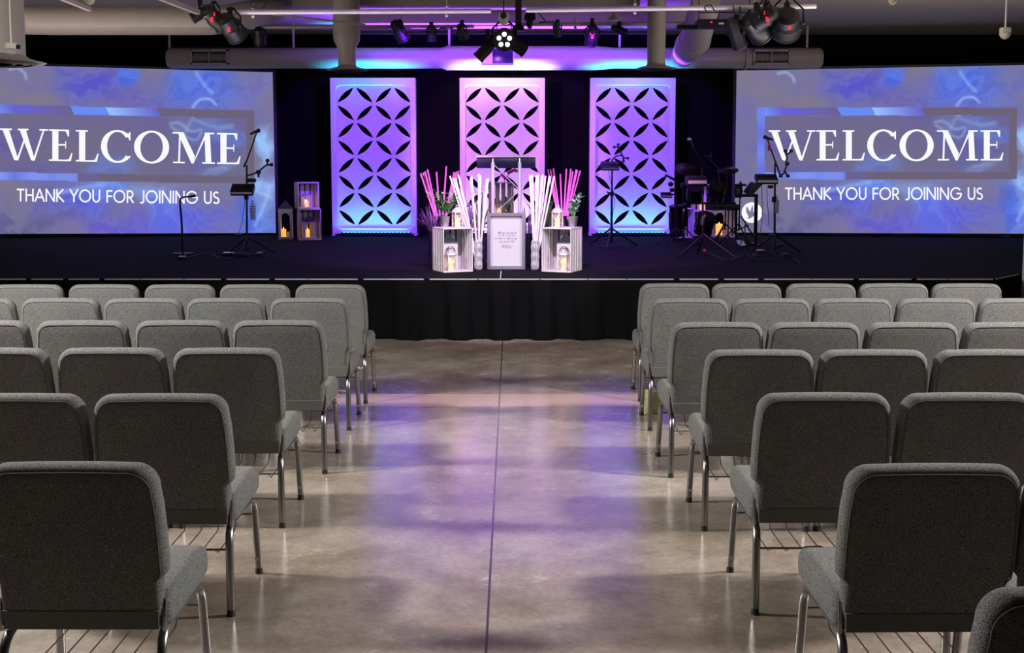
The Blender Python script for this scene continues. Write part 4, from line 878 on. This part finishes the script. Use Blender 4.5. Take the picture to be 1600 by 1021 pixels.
MB().box((cx, .03, (zt - .02 + zb) / 2), (W_ * .985, .03, zt - .02 - zb)).build('front_panel', M['navy'], t, bevel=.003)
zc = [atY(770, 250, b.y), atY(812, 250, b.y)]
for p in zc:
    po = MB().cyl((p.x - b.x, 0, .02), (p.x - b.x, 0, zt - .075), .020, n=16).build('post', M['acry'], t); MB().cyl((p.x - b.x, 0, zt - .08), (p.x - b.x, 0, zt - .03), .016, .012, 14).build('post_cap', M['chrome'], po)
xl, xrr = zc[0].x - b.x, zc[1].x - b.x
zz = lambda y: atY(790, y, b.y).z - DECK
MB().tube([(xl + .01, -.01, zz(257)), (xrr - .01, -.01, zz(296))], .005, 6).tube([(xrr - .01, -.01, zz(299)), (xl + .02, -.01, zz(334)), (xl, -.01, zz(340))], .005, 6).build('tension_wire', M['acry'], t)
MB().box(((xl + xrr) / 2, 0, .018), (.46, .30, .036)).box(((xl + xrr) / 2, 0, .072), (.43, .24, .05)).build('base', M['navy'], t, bevel=.006)
# crates stacked behind the lectern
b = deckp(783, 399); by = b.y
for k, lab in ((0, 'lower weathered crate of the pair stacked behind the lectern'), (1, 'upper weathered crate of the pair stacked behind the lectern')):
    t = make_crate(lab, (b.x, by, DECK + k * .4585), R(4 if k else -3), .30, .26, .458, 4, 'weathered crates behind the lectern')
c = (b.x - .03, by - .02, DECK + .458 + .0125)
metal_lantern('metal lantern with candle in the upper crate behind the lectern', c, .11, .24); candle('lit candle in the metal lantern behind the lectern', (c[0], c[1], c[2] + .0125), .026, .08); glow((c[0], c[1] - .06, c[2] + .1), .1)
p = Vector((b.x + .085, by - .07, DECK + .4585 + .0125)); t = thing('orchid', 'potted orchid with arching magenta flowers behind the lectern', 'plant', tuple(p)); pot(t, None, .03, .04, .08, 'zinc'); mb = MB()
for az, L in ((-1.2, .14), (-2.2, .13), (-.4, .12)): mb.leafblade((0, 0, .075), (math.cos(az) * .5, math.sin(az) * .5, 1), L, .022, .5, 6)
mb.leafblade((-.03, -.09, .27), (.2, 0, -1), .12, .026, 0, 6, side=Vector((1, 0, .1))); mb.build('leaves', M['leaf'], t)
q = lambda x, y: atY(x, y, by - .16) - p
stp = [Vector((0, 0, .07)), Vector((-.02, -.09, .2)), q(788, 290), q(789, 280), q(796, 272), q(803, 267), q(812, 266)]; MB().tube(stp, .003, 6).build('stem', M['leaf'], t); mb = MB(); rnd = random.Random(2)
for (x, y) in ((787, 275), (789, 279), (785, 273), (795, 270), (798, 268), (801, 267), (804, 266), (807, 267), (810, 268), (812, 266), (791, 277)):
    c = q(x, y)
    for k in range(5): a = k * 1.257 + rnd.random(); mb.leafblade(c, (math.cos(a), -.25, math.sin(a)), .028, .011, 0, 3, side=Vector((-math.sin(a), 0, math.cos(a))))
mb.build('blossoms', M['magenta'], t)

# lantern and stacked boxes left
b = deckp(447, 374); k = mpp(b.y); A = atY(447, 326, b.y)
tower_lantern('white arched wooden lantern standing between the left screen and stacked boxes', (b.x, b.y, DECK), R(6), 21 * k, A.z - DECK, 14 * k, 'arched wooden lanterns')
candle('short lit candle in the arched lantern beside the left screen', (b.x - .035, b.y, DECK + .0165), .038, .14); glow((b.x - .035, b.y - .06, DECK + .2), .12)
candle('small unlit candle beside the lit one in the arched lantern', (b.x + .05, b.y - .01, DECK + .0165), .028, .10, False)
b = deckp(483.5, 374.5); k = mpp(b.y)
def white_box(px0, px1, y0, y1, rz, lab):
    W_ = (px1 - px0) * k; H_ = (y1 - y0) * k; c = atY((px0 + px1) / 2, y1, b.y)
    t = thing('wooden_crate', lab, 'crate', (c.x, b.y, 0), rz, 'white boxes stacked by the left screen'); D_ = .30
    for z in (.008, H_ - .008): MB().box((0, 0, z), (W_, D_, .016)).build('end_board', M['crate'], t, bevel=.002)
    for s in (-1, 1): MB().box((s * (W_ / 2 - .008), 0, H_ / 2), (.016, D_, H_ - .03)).build('side_board', M['crate'], t, bevel=.002)
    slats(MB(), (0, D_ / 2 - .005, H_ / 2), (W_ - .03, .008, H_ - .034), 4, 0, .02).build('back_slats', M['crate'], t, smooth=False); return t, H_
t, h1 = white_box(466, 501, 326, 374.5, R(14), 'lower white open box of the two stacked beside the left panel'); t.location.z = DECK
t2, h2 = white_box(463, 496.5, 285, 326, R(20), 'upper white open box of the two stacked beside the left panel'); t2.location.z = DECK + h1 + .0005; t2.location.x = t.location.x - 3 * k
c = t.location + Vector((0, .0, .0165)); tower_lantern('twin arched white wooden lantern in the lower stacked white box', tuple(c), R(14), .20, .26, .10, 'arched wooden lanterns')
candle('lit candle in the arched lantern in the lower white box', (c.x - .02, c.y - .02, c.z + .0165), .03, .12); glow((c.x - .02, c.y - .07, c.z + .17), .12)
c = t2.location + Vector((0, -.01, .0165)); metal_lantern('metal lantern glowing in the upper stacked white box', tuple(c), .13, .24, rz=R(20)); candle('bright lit candle in the upper stacked white box', (c.x, c.y, c.z + .0125), .034, .07); glow((c.x, c.y - .07, c.z + .1), .35)

# ------------------------------------------------------------------ music gear
def tripod(mb, c, r, h0, ang=0, rad=.011, n=3):
    for k in range(n): a = ang + 2 * math.pi * k / n; mb.tube([(c[0], c[1], c[2] + h0), (c[0] + math.cos(a) * r, c[1] + math.sin(a) * r, c[2] + .012)], rad, 6)
def mic(mb_b, mb_h, p, d, L=.15):
    d = Vector(d).normalized(); mb_b.tube([p, p - d * L], [.020, .013], 10); mb_h.ball(p + d * .016, .027, 12)
def small_mixer(t, c, W_, D_, H_, tilt=0):
    H_ *= .75
    m_ = rx(tilt); c = Vector(c); bd = MB().box(c, (W_, D_, H_), m_).build('mixer_body', M['black'], t, bevel=.006)
    mb = MB().box(c + m_ @ Vector((0, -.05 * 0 - D_ * .5 - .001, H_ * .15)), (W_ * .92, .003, H_ * .45), m_)
    mb.build('control_strip', M['strip'], bd); mb = MB()
    for k in range(9): q = c + m_ @ Vector((-W_ * .4 + W_ * .1 * k, 0, H_ / 2)); mb.cyl(q, q + m_ @ Vector((0, 0, .012)), .008, n=8)
    mb.build('knobs', M['black'], bd)
def clip_bottle(t, c, s=1.0):
    c = Vector(c); mb = MB()
    for k in range(7): mb.tube([c + Vector((.042 * s * math.cos(q * .524), .042 * s * math.sin(q * .524), -.09 * s + k * .028 * s)) for q in range(13)], .004, 5, cap=False)
    mb.build('wire_holder', M['blackm'], t); MB().lathe([(.03 * s, -.09 * s), (.032 * s, .06 * s), (.024 * s, .11 * s), (.012 * s, .14 * s), (.012 * s, .16 * s)], c, 12).build('bottle', M['bottle'], t)
def attach(o, t):
    off = o.location - t.location
    for v in o.data.vertices: v.co += off
    o.location = (0, 0, 0); o.parent = t
    for k_ in ('label', 'category'): del o[k_]
# left vocal stand
b = deckp(386, 398); Y = b.y; P = lambda x, y, dy=0: atY(x, y, Y) - b + Vector((0, dy, 0))
t = thing('microphone_stand', 'black microphone stand with small mixer in front of the left screen', 'microphone stand', tuple(b))
mb = MB().cyl((0, 0, .05), P(385.5, 258), .014, .011, 10); tripod(mb, (0, 0, 0), .36, .22, .4, .012); mb.build('stand', M['blackm'], t)
MB().tube([P(381, 261), P(386, 250), P(394, 228), P(401, 207)], [.013, .010, .009, .009], 8).build('boom_arm', M['blackm'], t)
hb, hh = MB(), MB(); mic(hb, hh, P(402, 205), (.9, -.2, .35), .1); mc = hb.build('microphone', M['black'], t); hh.build('grille_head', M['blackm'], mc)
MB().tube([P(385, 275), P(396, 272), P(405, 267), P(419, 256)], .011, 6).tube([P(418, 258), P(417, 250)], .012, 6).tube([P(417, 258), P(424, 257)], .012, 6).ball(P(418, 251), .026, 8).ball(P(424, 257.5), .026, 8).box(P(404, 269), (.05, .05, .05)).cyl(P(404, 270), P(404, 277), .014, n=8).build('tablet_clamp', M['black'], t)
MB().box(P(391, 282), (.10, .06, .05)).ball(P(397, 282), .03, 8).build('second_clamp', M['black'], t)
small_mixer(t, P(380, 296.5, -.03), 35 * mpp(Y), .17, .09, R(35))
MB().box(P(385, 306), (.05, .06, .10)).build('height_knob', M['black'], t, bevel=.01)
clip_bottle(t, P(395, 332), .95)
attach(cable([b + P(383, 310), b + P(380, 335), b + P(377, 352), b + P(374, 362), deckp(372, 376)], .004, 'black', 'thin cable hanging from the left microphone stand', name='thin_cable'), t)
# gooseneck stand
b = deckp(286, 397); Y = b.y; P = lambda x, y: atY(x, y, Y) - b
t = thing('gooseneck_stand', 'thin black stand with bent top before the left screen', 'stand', tuple(b)); MB().tube([(0, 0, .01), P(283.5, 340), P(281.5, 322), P(281.3, 314), P(283, 309.5), P(288, 308), P(297, 307.2)], [.014, .013, .012, .012, .011, .011, .011], 8).build('bent_pole', M['blackm'], t)
MB().tube([P(296, 307.3), P(305, 306.3)], [.014, .018], 8).build('microphone_tip', M['black'], t); MB().lathe([(.13, 0), (.13, .012), (.03, .022), (.015, .03)], n=24).build('round_base', M['blackm'], t)
# slim stand before the right panel
b = deckp(955, 386); Y = b.y; P = lambda x, y, dy=0: atY(x, y, Y) - b + Vector((0, dy, 0))
t = thing('microphone_stand', 'black stand with mixer and tablet clamp before the right lattice panel', 'music stand', tuple(b))
mb = MB().cyl((0, 0, .05), P(956, 301), .017, .015, 10).cyl(P(956, 305), P(956.5, 249), .012, .011, 10); tripod(mb, (0, 0, 0), .38, .26, .3, .012); mb.build('stand', M['blackm'], t)
small_mixer(t, P(952.5, 259.5, -.05), 28 * mpp(Y), .16, .075, R(30))
MB().tube([P(957, 249), P(963, 244), P(972, 243), P(970, 236)], .011, 6).tube([P(970, 238), P(966, 230), P(961, 230)], .012, 6).tube([P(966, 231), P(966, 226)], .012, 6).tube([P(970, 240), P(975, 247), P(981, 247)], .012, 6).tube([P(974, 246), P(974, 252)], .012, 6).ball(P(960, 230), .022, 8).ball(P(966, 226), .022, 8).ball(P(981, 247.5), .022, 8).ball(P(974, 252), .022, 8).build('tablet_clamp', M['black'], t)
MB().cyl(P(948, 300), P(957, 304), .012, n=8).box(P(956, 303), (.05, .05, .06)).build('height_clutch', M['black'], t)
attach(cable([b + P(951, 266), b + P(953, 280), b + P(958, 300), b + P(960, 318), b + P(957, 340), deckp(958, 372)], .004, 'black', 'thin cable running down the stand before the right lattice panel', name='thin_cable'), t)
# centre-right vocal stand
b = deckp(1099, 402); Y = b.y; P = lambda x, y, dy=0: atY(x, y, Y) - b + Vector((0, dy, 0))
t = thing('microphone_stand', 'microphone stand with boom before the drum kit, red marked base', 'microphone stand', tuple(b))
mb = MB().cyl((0, 0, .04), P(1097, 262), .014, .011, 10); tripod(mb, (0, 0, 0), .40, .28, -.5, .013); mb.build('stand', M['blackm'], t)
MB().tube([P(1107, 264), P(1097, 255), P(1083, 230)], [.010, .010, .009], 8).build('boom_arm', M['blackm'], t); hb, hh = MB(), MB(); mic(hb, hh, P(1078, 220), (-.45, -.3, .85), .13); mc = hb.build('microphone', M['black'], t); hh.build('grille_head', M['chrome'], mc)
small_mixer(t, P(1087, 283, -.05), 31 * mpp(Y), .18, .12, R(15)); MB().ball(P(1098, 390.5, -.15), .022, 8).build('red_knob', M['redcloth'], t)
MB().tube([P(1103, 337), P(1099, 341), P(1098, 352)], .035, 10).build('cup_holder', M['black'], t)
# right vocal stand
b = deckp(1210, 396); Y = b.y; P = lambda x, y, dy=0: atY(x, y, Y) - b + Vector((0, dy, 0))
t = thing('microphone_stand', 'black microphone stand with mixer in front of the right screen', 'microphone stand', tuple(b))
mb = MB().cyl((0, 0, .04), P(1211, 255), .015, .012, 10); tripod(mb, (0, 0, 0), .36, .24, .2, .012); mb.build('stand', M['blackm'], t)
MB().tube([P(1219, 273), P(1212, 254), P(1204, 232), P(1199, 217)], [.011, .011, .01, .009], 8).build('boom_arm', M['blackm'], t); hb, hh = MB(), MB(); mic(hb, hh, P(1197, 215), (-.8, -.3, .25), .10); mc = hb.build('microphone', M['black'], t); hh.build('grille_head', M['shell'], mc)
MB().box(P(1202, 231), (.03, .04, .07)).build('red_band', M['redcloth'], t)
MB().tube([P(1219, 273), P(1224, 272), P(1228, 262), P(1230, 240)], .012, 6).tube([P(1230, 242), P(1227, 236)], .012, 6).tube([P(1230, 242), P(1236, 236)], .012, 6).tube([P(1226, 268), P(1231, 275)], .012, 6).ball(P(1227, 236), .026, 8).ball(P(1236, 236), .026, 8).ball(P(1231, 275), .026, 8).ball(P(1220, 275), .026, 8).ball(P(1230, 256), .03, 8).build('tablet_clamp', M['black'], t)
small_mixer(t, P(1196, 280, -.05), 33 * mpp(Y), .17, .09, R(25)); MB().box(P(1204, 292), (.06, .05, .04)).build('mixer_clamp', M['black'], t); MB().box(P(1209.5, 312), (.05, .05, .07)).build('height_clutch', M['black'], t)
clip_bottle(t, P(1213, 323), .9)
attach(cable([b + P(1198, 290), b + P(1199, 315), b + P(1201, 340), b + P(1200, 352)], .004, 'black', 'thin black cable hanging under the right mixer', name='thin_cable'), t)
attach(cable([b + P(1190, 290), b + P(1191, 330), b + P(1189, 358), b + P(1185, 372), deckp(1178, 384), deckp(1186, 388)], .005, 'redcloth', 'red cable hanging down and coiling beside the right screen', name='red_cable'), t)
# music stand desk + keyboard frame next to it
b = deckp(1178, 384); Y = b.y; P = lambda x, y, dy=0: atY(x, y, Y) - b + Vector((0, dy, 0))
t = thing('keyboard_stand', 'black square tube keyboard stand with tilted tray left of the right stand', 'keyboard stand', tuple(b))
MB().box(P(1181, 335), (.045, .045, P(0, 305).z - P(0, 365).z)).box(P(1166, 305.5), (36 * mpp(Y), .05, .045)).build('frame', M['blackm'], t, bevel=.004)
A_, B_, C2, D2 = P(1166, 303), P(1178, 287), P(1192, 288), P(1177, 304); MB().add([A_, B_, C2, D2] + [v + Vector((0, .25, .02)) for v in (A_, B_, C2, D2)], [(0, 1, 2, 3), (7, 6, 5, 4), (0, 4, 5, 1), (1, 5, 6, 2), (2, 6, 7, 3), (3, 7, 4, 0)]).build('tilted_tray', M['black'], t, smooth=False)
q = P(1181, 365); MB().box((q.x, 0, .014), (.05, .5, .028)).box((q.x, 0, q.z / 2 + .01), (.045, .045, max(.02, q.z))).build('foot', M['blackm'], t, bevel=.003)
# drum kit
b = deckp(1110, 382); Y = b.y; P = lambda x, y, dy=0: atY(x, y, Y + dy) - b
k = mpp(Y)
t = thing('drum_kit', 'dark drum kit with cymbals between the right panel and right screen', 'drum kit', tuple(b))
def drum(c, r, h, ax, nm):
    ax = Vector(ax).normalized(); d = MB().lathe([(r * .98, -h / 2), (r, -h / 2), (r, h / 2), (r * .98, h / 2)], c, 28, axis=ax).build(nm, M['shell'], t, angle=40)
    MB().lathe([(r * 1.04, h / 2 - .02), (r * 1.04, h / 2 + .008), (r * .97, h / 2 + .008)], c, 28, axis=ax).build('hoop', M['blackm'], d, angle=40)
    MB().lathe([(r * .97, -h / 2 - .008), (r * 1.04, -h / 2 - .008), (r * 1.04, -h / 2 + .02)], c, 28, axis=ax).build('hoop', M['blackm'], d, angle=40)
    qd = Vector((0, 0, 1)).rotation_difference(ax); mb = MB()
    for j in range(8): a = j * math.pi / 4; u = qd @ Vector((math.cos(a) * r * 1.03, math.sin(a) * r * 1.03, 0)); mb.cyl(Vector(c) + u - ax * h * .3, Vector(c) + u + ax * h * .3, .008, n=6)
    mb.build('lugs', M['chrome'], d)
drum(P(1119.5, 297, .1), 13.5 * k, .20, (.1, -.75, .65), 'tom_drum'); drum(P(1086, 301, .1), 13 * k, .20, (-.1, -.6, .8), 'tom_drum'); drum(P(1118, 315, -.1), 12 * k, .13, (.05, -.25, 1), 'snare_drum'); drum(P(1057, 345, .0), 11 * k, .42, (-.05, -.15, 1), 'floor_tom')
c = P(1101, 350, .25); drum(c, .13, .26, (.1, -.5, .8), 'low_tom')
def cym(px, py, rpx, dy, nm, tilt=(.0, -.25, 1), m='cymbal', base=None):
    c = P(px, py, dy); r = rpx * k; a = Vector(tilt).normalized(); o = MB().lathe([(r, -.02), (r * .6, -.004), (r * .22, .004), (r * .16, .02), (.012, .032)], c, 32, axis=a).lathe([(r, -.021), (r * .3, -.002), (.012, .0)], c, 32, axis=a).build(nm, M[m], t, angle=60)
    bx, by_ = base if base else (px, 378); q = P(bx, by_, dy); q.z = 0; s_ = MB().cyl((q.x, q.y, .2), c + Vector((0, 0, .05)), .012, .008, 8); tripod(s_, (q.x, q.y, 0), .28, .3, px, .010); s_.build('cymbal_stand', M['blackm'], t)
cym(1072, 263, 17, .2, 'crash_cymbal', (.1, -.75, 1), base=(1062, 378)); cym(1137, 264.5, 17, .1, 'ride_cymbal', (-.1, -.35, 1), base=(1132, 378)); cym(1157, 288, 11.5, -.1, 'hi_hat_cymbal', (0, -.05, 1), base=(1154, 380)); cym(1157, 290, 11, -.1, 'hi_hat_cymbal', (0, .05, -1), base=(1154, 380))
MB().lathe([(.05, -.10), (.06, 0), (.05, .06), (.02, .09)], P(1154, 298, -.1), 16).build('hi_hat_clutch', M['black'], t)
# upper overhead microphone and clamp near cymbals
MB().tube([P(1112, 240), P(1110, 250), P(1122, 262)], .010, 6).tube([P(1101, 243), P(1108, 246), P(1113, 239)], .014, 6).cyl(P(1122, 262), P(1126, 300), .01, n=6).build('microphone_clamp', M['black'], t)
MB().box(P(1128, 324, -.25), (50 * k, .16, 9 * k)).build('electronic_pad', M['black'], t, bevel=.01)
MB().cyl(P(1072, 355, -.2), P(1072, 325, -.2), .018, n=8).cyl(P(1150, 375, -.2), P(1150, 320, -.2), .018, n=8).box(P(1110, 318, -.2), (78 * k, .03, .03)).build('rack_bar', M['blackm'], t)
for px, py in ((1068, 290), (1070, 322)): MB().ball(P(px, py, -.1), .045, 10).build('shaker_ball', M['shell'], t)
c = P(1158, 376, -.3); c.z = .03; MB().box(c, (.10, .25, .02), rx(R(14))).box(c + Vector((.05, 0, .14)), (.012, .02, .26)).build('hi_hat_pedal', M['chrome'], t)
MB().cyl(P(1158, 338, -.25), P(1179, 372, -.25), .011, n=8).cyl(P(1147, 362, -.25), P(1170, 352, -.25), .010, n=8).build('chrome_leg', M['chrome'], t)
# small mixer on stand left of drum kit
b = deckp(1058, 384); Y = b.y; P = lambda x, y, dy=0: atY(x, y, Y + dy) - b
t = thing('mixer_stand', 'small mixer on a dark stand at the left edge of the drum kit', 'music stand', tuple(b)); small_mixer(t, P(1041, 305), 17 * mpp(Y), .14, .06, R(18)); mb = MB().cyl((0, 0, .03), P(1056, 283), .014, n=8).cyl(P(1056, 303), P(1044, 306), .012, n=8); tripod(mb, (0, 0, 0), .3, .25, .9); mb.build('stand', M['blackm'], t)
MB().tube([P(1039, 273), P(1050, 279), P(1058, 284)], [.012, .02, .012], 8).ball(P(1048, 288), .04, 8).ball(P(1050, 297), .035, 8).build('microphone', M['black'], t)
# white crates / lanterns behind the kit
b = deckp(1081, 375)
t = make_crate('white slatted crate standing behind the drum kit on the left', (b.x, b.y + .55, DECK), R(6), 17 * mpp(b.y + .55), .26, 46 * mpp(b.y + .55), 4, 'white crates behind the drum kit')
b2 = deckp(1123, 374); b2.y += .55; p = atY(1124, 330, b2.y); kk = mpp(b2.y)
tower_lantern('large white arched lantern glowing orange behind the drum kit', (p.x, b2.y, DECK), R(-4), 24 * kk, 43 * kk, 12 * kk, 'arched wooden lanterns'); candle('lit orange candle in the large lantern behind the drum kit', (p.x + .0, b2.y, DECK + .0165), .055, .19); glow((p.x, b2.y - .08, DECK + .26), .3)
p = atY(1146, 330, b2.y); make_crate('narrow white slatted crate standing at the right behind the drum kit', (p.x, b2.y, DECK), R(-5), 11 * kk, .26, 44 * kk, 2, 'white crates behind the drum kit')
p = atY(1104, 330, b2.y + .05); t = make_crate('tall pale crate rising behind the toms of the drum kit', (p.x, b2.y + .42, DECK), 0, 34 * kk, .26, .40, 4, 'white crates behind the drum kit')
t = make_crate('upper pale crate behind the toms, on the tall pale crate', (p.x, b2.y + .42, DECK + .4005), 0, 34 * kk, .26, .42, 4, 'white crates behind the drum kit')
candle('small lit candle left in the upper crate behind the toms', (p.x - .04, b2.y + .36, DECK + .413), .02, .10); candle('small lit candle right in the upper crate behind the toms', (p.x + .03, b2.y + .36, DECK + .413), .02, .09)
# things on the deck
def pedal(px, py, lab, w_=.1, m='chrome', rz=0):
    b = deckp(px, py); t = thing('effects_pedal', lab, 'pedal', tuple(b), rz, 'pedals on the stage floor'); MB().box((0, 0, .02), (w_, .08, .036), rx(R(8))).build('body', M['black'], t, bevel=.004); MB().box((0, -.0, .042), (w_ * .8, .05, .004), rx(R(8))).build('top_plate', M[m], t); MB().cyl((w_ * .25, -.01, .044), (w_ * .25, -.01, .056), .01, n=10).build('foot_switch', M['chrome'], t)
pedal(285, 406, 'small silver pedal on the dark stage floor at the far left', .09, 'strip'); pedal(357, 400, 'long pedal left of the left microphone stand base', .15, 'silver'); pedal(376, 401, 'wide pedal right before the left microphone stand base', .2, 'grille'); pedal(406, 400, 'small pedal to the right of the left microphone stand', .08, 'silver')
pedal(1188, 396, 'bright silver topped pedal in front of the right screen', .12, 'silver'); pedal(1180, 403, 'small blue lit pedal beside the bright silver pedal', .08, 'shell'); pedal(1228, 402, 'pedal at the right of the right microphone stand base', .1, 'grille'); pedal(1062, 376, 'pale blue pedal at the left foot of the drum kit', .16, 'silver'); pedal(1218, 386, 'thin pedal beyond the right microphone stand base', .08, 'grille')
cable([deckp(x, y) + Vector((0, 0, .006)) for x, y in ((1105, 396), (1120, 402), (1136, 408), (1150, 404), (1165, 400), (1180, 405), (1200, 408), (1235, 404), (1250, 412))], .006, 'black', 'black cable snaking over the stage floor before the drum kit')
cable([deckp(x, y) + Vector((0, 0, .006)) for x, y in ((290, 404), (312, 399), (330, 398), (345, 405), (366, 402), (386, 400), (410, 401))], .006, 'black', 'black cable on the stage floor below the left screen')
cable([deckp(x, y) + Vector((0, 0, .006)) for x, y in ((920, 381), (935, 385), (955, 388), (975, 387), (985, 384))], .006, 'black', 'black cable on the stage floor below the right lattice panel')
